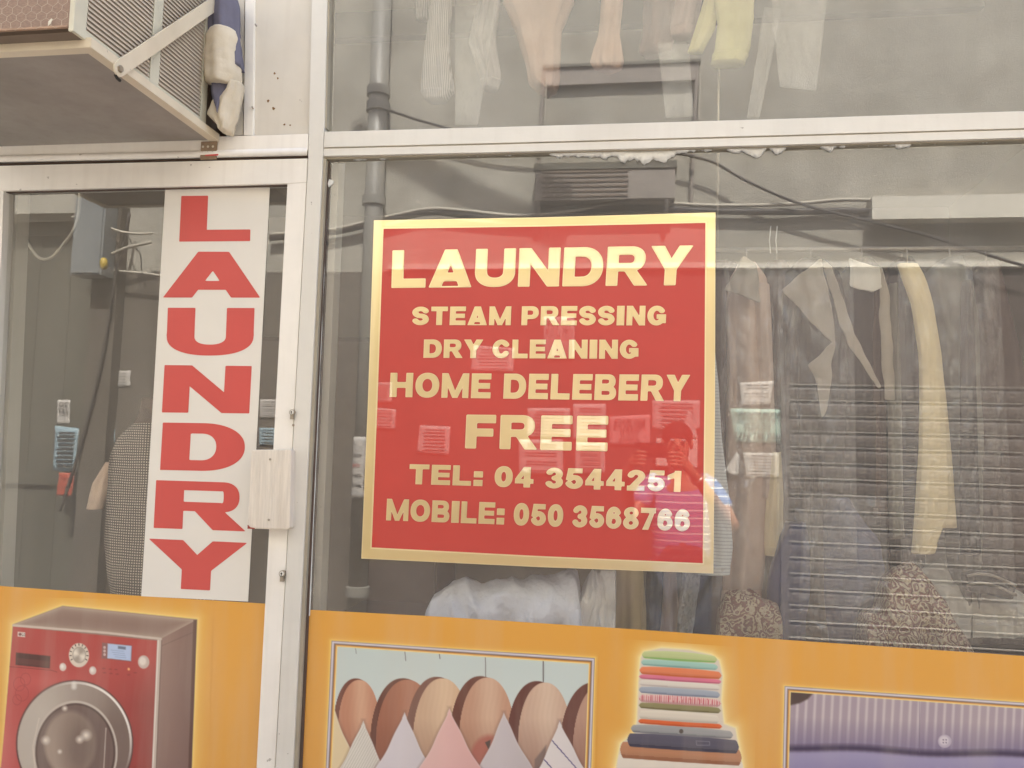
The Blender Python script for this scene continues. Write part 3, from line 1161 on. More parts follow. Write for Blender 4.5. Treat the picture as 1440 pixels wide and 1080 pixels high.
# ================================================================== ORANGE BANNERS WITH PRINTED PICTURES
ALB = 0.92      # print albedo for the colours below


class Canvas:
    """flat print: an array of ink colours over a quad of the photo, baked to a colour attribute of a fine grid"""

    def __init__(s, q, step):
        (tl, tr, br, bl) = q
        s.q = q
        s.nx = max(2, int(math.hypot(tr[0] - tl[0], tr[1] - tl[1]) / step))
        s.ny = max(2, int(math.hypot(bl[0] - tl[0], bl[1] - tl[1]) / step))
        x, y = np.meshgrid(np.linspace(0, 1, s.nx + 1), np.linspace(1, 0, s.ny + 1))
        s.U, s.V = bil(q, x, y)
        s.C = np.zeros(s.U.shape + (3,))

    def fill(s, rgb):
        s.C[:] = rgb

    def over(s, a, rgb):
        a = np.clip(a, 0, 1)[..., None]
        s.C = s.C * (1 - a) + np.asarray(rgb, float) * a

    def sd(s, poly):
        U, V = s.U, s.V
        d = np.full(U.shape, 1e9)
        ins = np.zeros(U.shape, bool)
        n = len(poly)
        for i in range(n):
            ax, ay = poly[i]
            bx, by = poly[(i + 1) % n]
            ex, ey = bx - ax, by - ay
            wx, wy = U - ax, V - ay
            t = np.clip((wx * ex + wy * ey) / (ex * ex + ey * ey + 1e-9), 0, 1)
            d = np.minimum(d, np.hypot(wx - ex * t, wy - ey * t))
            if by != ay:
                c = (ay > V) != (by > V)
                xi = (bx - ax) * (V - ay) / (by - ay) + ax
                ins ^= c & (U < xi)
        return np.where(ins, -d, d)

    def ell(s, cx, cy_, rx, ry):
        return (np.hypot((s.U - cx) / rx, (s.V - cy_) / ry) - 1) * min(rx, ry)

    def line(s, pts, w):
        d = np.full(s.U.shape, 1e9)
        for (ax, ay), (bx, by) in zip(pts[:-1], pts[1:]):
            ex, ey = bx - ax, by - ay
            t = np.clip(((s.U - ax) * ex + (s.V - ay) * ey) / (ex * ex + ey * ey + 1e-9), 0, 1)
            d = np.minimum(d, np.hypot(s.U - ax - ex * t, s.V - ay - ey * t))
        return d - w / 2

    @staticmethod
    def m(d, soft=.7):
        return np.clip(.5 - d / (2 * soft), 0, 1)

    def bake(s, name, y, parent):
        h, w = s.U.shape
        vs = [P(u, v, y) for u, v in zip(s.U.ravel(), s.V.ravel())]
        fs = []
        for j in range(h - 1):
            o = j * w
            for i in range(w - 1):
                fs.append((o + i, o + w + i, o + w + i + 1, o + i + 1))
        ob = child(name, vs, fs, M_PRINT, parent)
        c = np.clip(s.C / 255, 0, 1)
        l = np.where(c <= .04045, c / 12.92, ((c + .055) / 1.055) ** 2.4) * ALB
        a = ob.data.color_attributes.new('print', 'FLOAT_COLOR', 'POINT')
        arr = np.ones((h * w, 4), np.float32)
        arr[:, :3] = l.reshape(-1, 3)
        a.data.foreach_set('color', arr.ravel())
        return ob


ORANGE = (232, 170, 76)
yo = GLASS_Y - .0010


def plain_banner(name, label, px_top, px_bot):
    root = thing(name, label, 'banner', P(*px_bot[0]))
    top = [P(u, v, yo) for u, v in px_top]
    bot = [P(u, v, yo) for u, v in px_bot]
    n = len(top)
    vs = top + bot + [p + Vector((0, .0008, 0)) for p in top + bot]
    fs = []
    for i in range(n - 1):
        fs += [(i, n + i, n + i + 1, i + 1), (2 * n + i, 2 * n + i + 1, 3 * n + i + 1, 3 * n + i),
               (i, i + 1, 2 * n + i + 1, 2 * n + i), (n + i, 3 * n + i, 3 * n + i + 1, n + i + 1)]
    fs += [(0, 2 * n, 3 * n, n), (n - 1, 2 * n - 1, 4 * n - 1, 3 * n - 1)]
    o = child('vinyl_sheet', vs, fs, M_PRINT, root)
    c = np.array(lin(*ORANGE)) * ALB
    a = o.data.color_attributes.new('print', 'FLOAT_COLOR', 'POINT')
    arr = np.ones((4 * n, 4), np.float32)
    arr[:, :3] = c
    a.data.foreach_set('color', arr.ravel())
    return root


b1 = plain_banner('orange_banner', 'orange vinyl banner on the door glass printed with a red washing machine', [(-30, 822), (0, 824), (180, 837), (375, 849)],
                  [(-70, 1220), (0, 1220), (180, 1220), (356, 1220)])
b2 = plain_banner('orange_banner', 'orange vinyl banner along the window foot with pictures of shirts and folded clothes',
                  [(434.5, 857.4), (615, 867), (860, 882.8), (1150, 903), (1440, 922.5), (1690, 939)],
                  [(417, 1220), (615, 1220), (860, 1220), (1150, 1220), (1440, 1220), (1690, 1220)])
yp = yo - .0006

# --- washing machine
c = Canvas(((-20, 838), (300, 846), (292, 1130), (-24, 1130)), 1.0)
c.fill(ORANGE)
outl = [(18, 878), (88, 852), (277, 871), (266, 1160), (-6, 1160), (6, 1040)]
d = c.sd(outl)
c.over(np.exp(-np.clip(d, 0, None) / 6.5) * .95, (255, 228, 140))
ins = c.m(d, .9)
c.over(ins, (152, 124, 112))
# top
dt = c.sd([(18, 879), (88, 853), (276, 872), (227, 898)])
c.over(c.m(dt), (146, 120, 108))
c.over(c.m(dt) * np.exp(np.clip(dt, -40, 0) / 5) * .8, (196, 178, 160))
# side
dsd = c.sd([(227, 898), (276, 872), (266, 1160), (212, 1160)])
c.over(c.m(dsd), (156, 128, 116))
c.over(c.m(dsd) * np.clip((c.U - 232) / 50, 0, 1) * .55, (112, 84, 76))
c.over(c.m(dsd) * np.clip((c.V - 960) / 160, 0, 1) * .35, (120, 92, 84))
c.over(c.m(c.sd([(272, 872), (277, 871.5), (267, 1160), (262, 1160)])), (102, 74, 66))
c.over(c.m(c.line([(228, 908), (274, 888)], 1.0)) * .4, (100, 80, 72))
# front
fr = [(18.5, 881), (221, 901), (210, 1160), (-6, 1160), (5, 1040)]
df = c.sd(fr)
c.over(c.m(df), (184, 76, 70))
c.over(c.m(df) * np.clip(1 - (c.U - 2 - (c.V - 880) * -.06) / 70, 0, 1) ** 1.5 * .75 * np.clip((c.V - 930) / 110, 0, 1), (232, 150, 142))
c.over(c.m(df) * np.clip((c.U - 120) / 90, 0, 1) * np.clip((c.V - 930) / 60, 0, 1) * .5, (128, 58, 50))
c.over(c.m(df) * np.exp(-((c.V - 958) / 16) ** 2) * np.exp(-((c.U - 60) / 60) ** 2) * .4, (222, 110, 104))
# pale trim on the edge and the top lip
c.over(c.m(c.line([(19, 879.5), (150, 890), (226, 898.5)], 3.2)), (212, 196, 180))
c.over(c.m(c.line([(224, 901), (213, 1160)], 5.5)), (206, 190, 176))
c.over(c.m(c.line([(222.5, 901), (211.5, 1160)], 1.4)), (244, 236, 224))
c.over(c.m(c.line([(227.4, 901), (216, 1160)], 1.0)), (120, 98, 88))
# maker's plate
c.over(c.m(c.sd([(25, 888.4), (35.5, 889.4), (35.2, 896), (24.8, 895)])), (236, 226, 214))
c.over(c.m(c.ell(28.2, 892, 2.1, 2.1), .5), (120, 60, 60))
c.over(c.m(c.line([(31, 890.4), (30.9, 894), (32.2, 894.1)], .7), .4), (110, 90, 88))
c.over(c.m(c.line([(35, 891), (33.6, 891), (33.4, 893.9), (34.8, 894.1), (34.8, 892.6)], .7), .4), (110, 90, 88))
# drawer
c.over(c.m(c.sd([(22.5, 917.5), (71, 922.6), (70, 940), (21.8, 935)])), (84, 46, 42))
c.over(c.m(c.sd([(24, 925), (69, 930), (68.6, 938), (23.4, 933)])) * .6, (112, 60, 54))
c.over(c.m(c.line([(14, 937.5), (72, 942.5), (80, 945)], .8)) * .6, (96, 36, 36))
# dial
c.over(c.m(c.ell(111, 921.4, 14.2, 17)), (226, 212, 194))
for k in range(11):
    a_ = rad(150 + k * 24)
    c.over(c.m(c.line([(111 + 11 * math.cos(a_), 920.5 + 13 * math.sin(a_)), (111 + 12.8 * math.cos(a_), 920.5 + 15.2 * math.sin(a_))], 1.2), .5), (60, 48, 46))
c.over(c.m(c.ell(111.4, 921, 9.6, 11.6)), (170, 156, 142))
c.over(c.m(c.ell(111.4, 921, 8.4, 10.2)) * (.5 + .5 * np.cos(2 * np.arctan2(c.V - 921, c.U - 111.4) - .9)), (238, 228, 212))
c.over(c.m(c.ell(111.4, 921, 3, 3.6), 1.5) * .6, (206, 192, 176))
for u, v, r in ((88.4, 938, 4.8), (130.4, 943, 5.0)):
    c.over(c.m(c.ell(u, v, r, r * 1.18)), (224, 206, 194))
    c.over(c.m(c.ell(u - .8, v - 1, r * .5, r * .6), 1.2), (244, 236, 226))
# screen
c.over(c.m(c.sd([(143.5, 903.6), (186, 907.8), (184.6, 930.6), (142.6, 926)])), (140, 92, 90))
c.over(c.m(c.sd([(151.5, 905), (185, 908.4), (184, 929.4), (150.8, 925.6)])), (188, 204, 232))
c.over(c.m(c.sd([(166, 908.5), (177, 909.6), (176.8, 913.6), (165.8, 912.4)])) * .8, (96, 104, 120))
for q in range(4):
    c.over(c.m(c.line([(156 + q * 2, 914 + q * 3.2), (174 + q, 916 + q * 3.0)], .9), .5) * .5, (120, 136, 168))
for q in range(3):
    c.over(c.m(c.ell(147, 910.5 + q * 5, 1.8, 2), .5), (214, 186, 180))
c.over(c.m(c.ell(202, 931, 8, 9.4)), (206, 186, 174))
c.over(c.m(c.ell(200.6, 929.6, 5, 6), 1.5), (236, 224, 212))
c.over(c.m(c.ell(181, 941, 1.6, 1.8), .8), (255, 190, 120))
for u, v in ((146, 940), (155, 941), (163, 941.5), (147, 946), (156, 947), (165, 948), (181, 949), (190, 946)):
    c.over(c.m(c.ell(u, v, 2.4, 1), .5) * .5, (120, 52, 52))
# flower outlines on the left
for u, v, r in ((27, 962, 8), (36, 955, 7), (31, 975, 9), (24, 984, 6)):
    c.over(c.m(np.abs(c.ell(u, v, r, r * 1.2)) - .4, .5) * .45, (140, 60, 60))
# porthole
de = c.ell(105, 1046, 81.5, 88.5)
c.over(c.m(de), (198, 186, 172))
ang = np.arctan2(c.V - 1046, c.U - 105)
c.over(c.m(de) * np.clip(.5 + .6 * np.cos(ang - .2), 0, 1), (128, 108, 98))
c.over(c.m(np.abs(de) - 1.2) * .8, (92, 62, 58))
c.over(c.m(np.abs(c.ell(105, 1046, 79, 86)) - 1.6) * np.clip(np.cos(ang + .75) * 1.6 - .5, 0, 1), (246, 240, 230))
c.over(c.m(c.line([(104, 962), (104, 966)], 7), 2) * .8, (240, 234, 224))
di = c.ell(106, 1058, 58, 71)
c.over(c.m(di), (118, 96, 88))
c.over(c.m(np.abs(di) - 1.4), (206, 194, 180))
c.over(c.m(np.abs(c.ell(106, 1058, 54.5, 67.5)) - 1) * .7, (78, 60, 54))
dg_ = c.ell(99, 1046, 36, 46)
c.over(c.m(dg_, 3), (150, 130, 116))
c.over(c.m(dg_, 3) * np.clip(.5 + (105 - c.U) / 70 + (c.V - 1046) / 140, 0, 1) * .55, (188, 168, 150))
c.over(c.m(c.ell(112, 1052, 24, 40), 12) * .5, (104, 84, 76))
for u, v, r in ((64, 1041, 4.5), (112, 1040, 4), (121, 1034, 5.5), (84, 1057, 2.5), (91, 996, 3)):
    c.over(c.m(c.ell(u, v, r, r), r * .8), (236, 224, 208))
c.over(c.m(c.line([(149, 1024), (146, 1080), (143, 1130)], 1.4)) * .8, (222, 208, 192))
c.over(c.m(c.line([(55, 1010), (46, 1050), (52, 1110)], 1.4)) * .7, (228, 214, 198))
c.bake('printed_washing_machine', yp, b1)


def photo_frame(c, q, wd):
    """silver bevelled frame with thin yellow lines, printed round the quad q (tl, tr, br, bl)"""
    (tl, tr, br, bl) = q
    P4 = [tl, tr, br, bl]
    cx, cy_ = sum(p[0] for p in P4) / 4, sum(p[1] for p in P4) / 4

    def ins(k):
        return [(tl[0] + k, tl[1] + k), (tr[0] - k, tr[1] + k), (br[0] - k, br[1] - k), (bl[0] + k, bl[1] - k)]
    d = c.sd(P4)
    c.over(np.exp(-np.clip(np.abs(d) - .5, 0, None) / 2.2) * (d > 0) * .8, (255, 226, 130))
    for k, rgb in ((0, (150, 140, 146)), (1.2, (226, 220, 228)), (3.0, (172, 160, 166)), (4.3, (112, 88, 62)), (5.4, (224, 160, 78)), (7.2, (250, 226, 150))):
        c.over(c.m(c.sd(ins(k)), .55), rgb)
    return ins(8.6)


# --- shirts on hangers
c = Canvas(((455, 890), (842, 914), (835, 1130), (446, 1130)), .95)
c.fill(ORANGE)
inn = photo_frame(c, ((466.2, 901), (836.4, 925.4), (829, 1150), (455, 1150)), 8)
pin = c.m(c.sd(inn), .5)
base = c.C.copy()
c.fill((202, 214, 208))
c.over(np.clip((c.V - 900) / 130, 0, 1) * .6, (218, 226, 220))
for u0, v0, u1, v1, wd_ in ((500, 912, 501, 919, .6), (569.4, 917, 570.6, 929, 1.0), (618, 920, 618.6, 926, 1.2), (682.6, 925, 683, 952, 1.1), (764, 930, 764, 958, 1.8)):
    c.over(c.m(c.line([(u0, v0), (u1, v1)], wd_), .5), (110, 104, 100))


def dome(cx, ty, hw, hh, rgb, hi, rim, rw):
    """wooden hanger end: tall arch, dark edge at its left"""
    def arch(cx_, ty_, hw_):
        t = (c.U - cx_) / hw_
        top = ty_ + hh * (1 - np.sqrt(np.clip(1 - np.abs(t) ** 2.15, 0, 1)))
        d_ = np.maximum(top - c.V, (np.abs(t) - 1) * hw_)
        return d_
    c.over(c.m(arch(cx - rw * .75, ty - .6, hw)), rim)
    a = c.m(arch(cx + rw * .2, ty + 1.6, hw - rw * .35))
    c.over(a, rgb)
    c.over(a * np.exp(-((c.U - cx - hw * .12) / (hw * .42)) ** 2) * .7, hi)
    gr = .5 + .5 * np.sin((c.U - cx) * .9 + np.sin(c.V * .07) * 3)
    c.over(a * gr * .03, rim)
    c.over(a * np.clip((c.V - 1010) / 60, 0, 1) * .35, rim)


dome(504, 954.6, 31, 66, (196, 138, 108), (226, 184, 152), (120, 70, 56), 5)
dome(571, 954.4, 46, 92, (166, 106, 80), (190, 130, 100), (108, 64, 50), 6)
dome(620, 952.4, 44, 92, (210, 172, 138), (234, 206, 172), (120, 72, 56), 8)
dome(683, 951.4, 43, 88, (198, 152, 124), (226, 190, 160), (110, 64, 50), 10)
dome(764, 958.4, 42, 84, (206, 172, 148), (230, 204, 178), (106, 62, 52), 12)
dome(846, 960, 48, 92, (190, 150, 128), (206, 170, 146), (110, 66, 56), 14)


def tip(px, py, sl, sr, rgb, sh, stripes=None, curve=.0012):
    """the pointed shoulder of a hanging shirt"""
    dv = np.clip(c.V - py, 0, None) + 1.5 * np.sin(c.V * .12 + px) * (c.V > py + 8)
    L = px - sl * dv - curve * dv * dv + 0
    Rr = px + sr * dv + curve * dv * dv - 8 * (1 - np.exp(-dv / 10)) * 0
    d_ = np.maximum(np.maximum(L - c.U, c.U - Rr), py - c.V)
    a = c.m(d_, .8)
    c.over(c.m(d_ - 2.4, 2.4) * .35, (110, 80, 70))
    c.over(a, rgb)
    if stripes:
        per, rgb2, ang_, du = stripes
        k = np.mod((c.U * math.cos(ang_) + c.V * math.sin(ang_)) / per, 1)
        c.over(a * (k < du), rgb2)
    c.over(a * np.clip((c.U - px) / 60 + .12, 0, 1) * .5, sh)
    c.over(a * np.exp(np.clip(d_, -20, 0) / 1.2) * .35, (250, 246, 240))


# dark gaps low between the hangers
c.over(c.m(c.ell(688, 1066, 26, 32), 3) * .9, (176, 98, 82))
c.over(c.m(c.sd([(682, 1044), (690, 1040), (688, 1056)])), (84, 66, 60))
c.over(c.m(c.sd([(752, 1068), (768, 1048), (766, 1110), (750, 1110)]), 1.5), (130, 108, 100))
tip(466, 985, .3, .30, (234, 214, 172), (216, 190, 146))
tip(511, 1014, .42, .36, (228, 222, 210), (196, 184, 176), (3.4, (206, 200, 186), 0.5, .4))
tip(569, 1002, .42, .38, (220, 212, 214), (190, 180, 190))
tip(708.5, 1002.4, .36, .42, (206, 196, 196), (176, 164, 166))
tip(632, 996.4, .40, .42, (232, 188, 180), (206, 152, 146))
tip(787, 1014, .36, .44, (228, 220, 216), (206, 196, 196), (26, (112, 104, 140), -.72, .075))
newc = c.C
c.C = base * (1 - pin[..., None]) + newc * pin[..., None]
c.bake('printed_shirt_picture', yp, b2)

# --- stack of folded clothes
c = Canvas(((844, 896), (1066, 912), (1060, 1130), (838, 1130)), .95)
c.fill(ORANGE)
so = [(901, 925), (906, 917), (930, 911.5), (968, 914), (1000, 921), (1011, 929), (1016, 950), (1014, 985), (1018, 1018), (1034, 1024),
      (1040, 1058), (1044, 1078), (1050, 1150), (852, 1150), (868, 1072), (873, 1046), (893, 1030), (896, 1012), (898, 960)]
d = c.sd(so)
c.over(np.exp(-np.clip(d - 1, 0, None) / 7.5), (255, 236, 168))
c.over(c.m(d, 1.4), (226, 214, 196))
SL = .066


def fold(u0, u1, v0, v1, rgb, edge=None, stripes=None, bow=2.2, jit=0.0):
    t = (c.U - u0) / (u1 - u0)
    off = (c.U - u0) * SL + jit * np.sin(c.U * .11 + v0)
    top = v0 + off + bow * (2 * t - 1) ** 2
    bot = v1 + off - bow * .3 * (2 * t - 1) ** 2
    rx = np.minimum(c.U - u0, u1 - c.U)
    rr = np.clip((5 - rx) / 5, 0, 1) ** 2 * (v1 - v0) * .4
    d_ = np.maximum(np.maximum(top + rr - c.V, c.V - bot + rr), -rx)
    a = c.m(d_, .6)
    c.over(a, rgb)
    if stripes:
        per, rgb2, du = stripes
        c.over(a * (np.mod(c.U / per + .15 * np.sin(c.U), 1) < du), rgb2)
    f = np.clip((c.V - top) / np.maximum(bot - top, 1), 0, 1)
    c.over(a * np.clip(f - .55, 0, 1) * .75, tuple(x * .62 for x in rgb))
    c.over(a * np.clip(.35 - f, 0, 1) * .9, tuple(min(255, x * 1.12 + 10) for x in rgb))
    if edge:
        c.over(a * (f > .8) * .8, edge)
    return a


fold(866, 1048, 1058, 1160, (228, 216, 200), bow=3)
fold(872, 1043, 1041, 1066, (190, 134, 98), (150, 96, 66), bow=2)
a_ = fold(882, 1039, 1029, 1050, (92, 88, 102), (60, 56, 72))
c.over(c.m(np.abs(c.sd([(979, 1042), (998, 1043), (998, 1048), (980, 1048)])) - .5, .5) * .6, (150, 150, 160))
fold(887, 1031, 1017, 1030, (162, 162, 160), (120, 120, 124))
c.over(c.m(c.ell(958, 1028.4, 3, 3.2), .6), (96, 88, 80))
fold(897, 1016, 1009, 1017.5, (226, 108, 58), (190, 80, 40))
fold(898, 1012, 997, 1011, (226, 216, 198), (196, 184, 166))
fold(898, 1014, 986, 996, (148, 140, 98), (112, 104, 70))
fold(898, 1014, 975, 987, (230, 190, 184), (196, 150, 148), (3.1, (208, 112, 118), .38))
fold(898, 1013, 963.5, 974.5, (168, 176, 186), (126, 134, 150))
fold(898, 1013, 954.5, 964, (228, 220, 206), (190, 176, 168))
fold(898, 1015, 946.5, 954.5, (226, 128, 150), (190, 92, 120))
fold(899, 1015, 935.5, 948, (232, 138, 96), (204, 104, 62))
fold(901, 1010, 925.5, 935.5, (168, 206, 192), (126, 170, 158))
fold(902, 1009, 913, 926, (198, 208, 148), (140, 186, 104), bow=3.5)
c.bake('printed_clothes_stack', yp, b2)

# --- striped shirt picture
c = Canvas(((1092, 952), (1470, 977), (1466, 1130), (1086, 1130)), .95)
c.fill(ORANGE)
inn = photo_frame(c, ((1103.4, 964.8), (1700, 1006), (1700, 1200), (1098, 1200)), 8)
pin = c.m(c.sd(inn), .5)
base = c.C.copy()
c.fill((172, 156, 164))
st = np.mod((c.U - 1116 + (c.V - 980) * .05) / 12.2, 1)
c.over(np.clip(1 - np.abs(st - .5) / .24, 0, 1) ** .7 * .8, (216, 204, 204))
c.over(np.clip((c.V - 1008 - (c.U - 1114) * .03) / 36, 0, 1) * .62, (116, 104, 138))
top = 985 + (c.U - 1115) * .045 - 8 * np.clip(1 - (c.U - 1115) / 40, 0, 1) ** 2 * -1
c.over(c.m(c.sd([(1100, 970), (1146, 972), (1136, 983), (1124, 989), (1110, 992)]), 1.5), (84, 66, 62))
lo = 1051 + (c.U - 1115) * .035 + 2.0 * np.sin(c.U * .03)
c.over(c.m(np.abs(c.V - lo) - 4.2, 3.5) * .95, (66, 54, 82))
c.over(c.m(lo + 5 - c.V, 2.5), (160, 152, 184))
c.over(c.m(lo + 24 - c.V, 12) * .5, (134, 124, 166))
c.over(c.m(np.abs(c.U - 1293) - .6, .6) * (c.V < lo) * .5, (120, 108, 124))
c.over(c.m(c.ell(1328.5, 1042.4, 9.4, 9.2)), (188, 176, 190))
c.over(c.m(c.ell(1327.6, 1041.4, 6.6, 6.4), 1.4), (214, 204, 210))
for du, dv in ((-2, -2), (2, -2), (-2, 2), (2, 2)):
    c.over(c.m(c.ell(1328.5 + du, 1042.4 + dv, 1, 1), .5), (120, 108, 130))
newc = c.C
c.C = base * (1 - pin[..., None]) + newc * pin[..., None]
c.bake('printed_folded_shirt_picture', yp, b2)
# inner jamb seen through the pane, just behind the post
prism('inner_jamb', [(467, 190), (478, 190), (440, 1085), (434, 1220), (420, 1220), (428, 1085)], .07, .12, M_PANEL, sf)
prism('inner_jamb', [(12, 262), (26, 262), (-2, 900), (-18, 900)], .07, .12, M_PANEL, door)

# ================================================================== AIR CONDITIONER ON ITS BRACKET
def y_at_z(u, v, z):
    r = ray(u, v)
    return (z - CAM.z) / r.z + CAM.y


def y_at_x(u, v, x):
    r = ray(u, v)
    return (x - CAM.x) / r.x + CAM.y


p0 = P(309, 189, 0)
ZS = p0.z                     # top of the angle-iron lip
XS = p0.x                     # its right-hand outer face
YS = (y_at_z(114, 64, ZS) + y_at_x(114, 64, XS)) / 2   # front edge
XW = XS - .78
br = thing('support_bracket', 'cream angle iron shelf with a flat diagonal brace carrying the air conditioner over the door', 'bracket', (XS, 0, ZS))
th, lh, fw = .003, .021, .026
# side angle: lip + flange, front angle: lip + flange
child('side_angle', *merge([box_vf((XS - th, YS, ZS - lh), (XS, -.001, ZS)), box_vf((XS - fw, YS + .0005, ZS - lh - .0005), (XS - .0005, -.001, ZS - lh + th))]), M_ANGLE, br)
child('front_angle', *merge([box_vf((XW, YS - .0008, ZS - lh + .0004), (XS - .0012, YS + th, ZS + .0006)), box_vf((XW, YS, ZS - lh - .001), (XS - .002, YS + fw, ZS - lh + th - .0006))]), M_ANGLE, br)
child('side_angle', *box_vf((XW, YS + .004, ZS - lh), (XW + .025, -.001, ZS)), M_ANGLE, br)
box('shelf_board', (XW + .003, YS + .005, ZS - lh + .0045), (XS - .0042, -.004, ZS - .006), M_BOARD, br)
# foot plate where the angle meets the transom, with punched holes
child('foot_plate', *box_vf((XS - .052, -.006, ZS - lh - .052), (XS - .004, -.0012, ZS - lh - .0012)), mat('rusty_plate', lin(140, 120, 98), .8, var=.2, vscale=40), br)
for k in range(3):
    for q in range(2):
        x = XS - .045 + k * .015
        z = ZS - lh - .016 - q * .018
        child('bolt_hole', *tube_vf([(x, -.0062, z), (x, -.0068, z)], .0035, 8), M_DARK if q else M_WHITEWALL, br)
# diagonal brace: flat bar in the plane X = XS
yb_ = y_at_x(167, 97, XS + .004)
zb_ = P(167, 97, yb_).z
yt_ = -.006
zt_ = P(338, -2, 0).z
a = Vector((XS + .001, yb_, zb_))
b = Vector((XS + .001, yt_, zt_ + .01))
dr_ = (b - a).normalized()
nn = Vector((0, -dr_.z, dr_.y))
hw_ = .0175
vs = []
ends = []
for k in range(9):
    an = math.pi / 2 + math.pi * k / 8
    ends.append(a + dr_ * math.cos(an) * hw_ + nn * math.sin(an) * hw_)
ring = ends + [b - nn * hw_, b + nn * hw_]
n = len(ring)
vs = ring + [p + Vector((.005, 0, 0)) for p in ring]
fs = [tuple(range(n - 1, -1, -1)), tuple(range(n, 2 * n))] + [(i, (i + 1) % n, n + (i + 1) % n, n + i) for i in range(n)]
child('brace', vs, fs, M_ANGLE, br, bevel=.0006)
child('bolt', *tube_vf([a + Vector((.005, 0, 0)), a + Vector((.0105, 0, 0))], [.0085, .0078], 6), M_STEEL, br)
child('slot', *tube_vf([a + Vector((-.0004, -.006, -.016)), a + Vector((-.0004, .002, -.021)), a + Vector((-.0004, .012, -.022))], .0035, 6), M_DARK, br)

XB = XS - .014                 # right-hand side of the case
YB = y_at_x(103, 43, XB)
ZB = P(103, 43, YB).z
ZTOP = ZB + .42
ac = thing('air_conditioner', 'old pale green window air conditioner with louvred side and wire mesh back above the door', 'air conditioner', (XB, YB, ZB))
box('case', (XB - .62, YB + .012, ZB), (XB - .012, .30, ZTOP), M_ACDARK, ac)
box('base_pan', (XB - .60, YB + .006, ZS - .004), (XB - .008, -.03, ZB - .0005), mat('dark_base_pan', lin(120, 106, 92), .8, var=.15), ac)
# rust coloured lower edge of the back
box('back_lower_rail', (XB - .62, YB - .002, ZS + .004), (XB - .014, YB + .0055, ZB + .012), mat('brownish_rail', lin(176, 146, 124), .7, var=.2, vscale=14), ac)
# corner post: front face and side face
box('corner_post', (XB - .012, YB, ZB), (XB, YB + .04, ZTOP), M_ACBODY, ac, bevel=.0012)
y1, y2, y3, y4 = YB + .04, y_at_x(214, 60, XB), y_at_x(227, 60, XB), y_at_x(286, 90, XB)
box('side_post', (XB - .011, y2, ZB + .0005), (XB - .0004, y3, ZTOP), M_ACBODY, ac)
box('side_post', (XB - .011, y4, ZB + .0005), (XB - .0004, min(-.002, y4 + .03), ZTOP), M_ACBODY, ac)
box('side_sill', (XB - .0105, y1 + .0005, ZB + .001), (XB - .0008, y4 - .0005, ZB + .022), M_ACBODY, ac)
# louvres: one tilted blade each, pitch 11 mm
pitch = .0108
proto = {}
for (ya, yb2) in ((y1 + .001, y2 - .001), (y3 + .001, y4 - .001)):
    child('louvre_recess', *box_vf((XB - .0115, ya, ZB + .0225), (XB - .0058, yb2, ZTOP)), M_SLIT, ac)
    me = None
    for k in range(34):
        z = ZB + .026 + k * pitch
        if me is None:
            # blade cross-section in XZ, hanging outwards
            sec = [(-.006, .0096), (-.0030, .0088), (-.0004, .0010), (-.0010, 0), (-.006, .0042)]
            m_ = len(sec)
            vv = [(x, ya - YB + .001, zz) for x, zz in sec] + [(x, yb2 - YB - .001, zz) for x, zz in sec]
            ff = [tuple(range(m_ - 1, -1, -1)), tuple(range(m_, 2 * m_))] + [(i, (i + 1) % m_, m_ + (i + 1) % m_, m_ + i) for i in range(m_)]
            me = bpy.data.meshes.new('louvre')
            me.from_pydata(vv, [], ff)
            bm = bmesh.new()
            bm.from_mesh(me)
            bmesh.ops.recalc_face_normals(bm, faces=bm.faces)
            bm.to_mesh(me)
            bm.free()
            me.materials.append(mat('grey_brown_louvre', lin(184, 172, 154), .6, var=.08))
        o = bpy.data.objects.new('louvre', me)
        COL.objects.link(o)
        o.parent = ac
        o.location = (0, 0, z - ZB)
# finned coil behind the wire, then the wire netting itself
box('coil_panel', (XB - .60, YB + .004, ZB + .014), (XB - .0125, YB + .0115, ZTOP), M_ACFIN, ac)
cw, ch_ = .024, .0165
wires = []
x_lo, x_hi, z_lo, z_hi = XB - .22, XB - .014, ZB + .010, ZB + .16
yw = YB - .0016
rng = random.Random(3)
jit = {}


def node(i, j):
    if (i, j) not in jit:
        jit[(i, j)] = Vector((x_lo + i * cw / 2 + rng.uniform(-.0012, .0012), yw + rng.uniform(-.001, .001), z_lo + j * ch_ / 2 + (.0034 if (i + j // 2) % 2 == 0 else -.0034) + rng.uniform(-.0009, .0009)))
    return jit[(i, j)]


ni, nj = int((x_hi - x_lo) / (cw / 2)), int((z_hi - z_lo) / (ch_ / 2))
for j in range(0, nj, 1):
    for i in range(ni):
        a_, b_ = (node(i, j), node(i + 1, j))
        if (i + j) % 2 == 0 or True:
            pass
        if j % 2 == 0:
            wires.append(tube_vf([a_, b_], .00045, 4, caps=False))
        elif i % 2 == (j // 2) % 2:
            pass
for j in range(0, nj - 1, 2):
    for i in range(ni + 1):
        if (i + j // 2) % 2 == 0:
            wires.append(tube_vf([node(i, j), node(i, j + 2)], .0005, 4, caps=False))
o = child('wire_netting', *merge(wires), M_WIRE, ac)
tag(o, kind='stuff')
# pale leaf caught in the wire
lf = P(70, 31, YB - .003)
child('caught_leaf', *prism_vf([lf + Vector((-.004, 0, -.008)), lf + Vector((.002, -.001, -.005)), lf + Vector((.006, 0, .006)), lf + Vector((.003, 0, .008)), lf + Vector((-.003, -.001, .001))], .0006), M_WHITEWALL, ac)


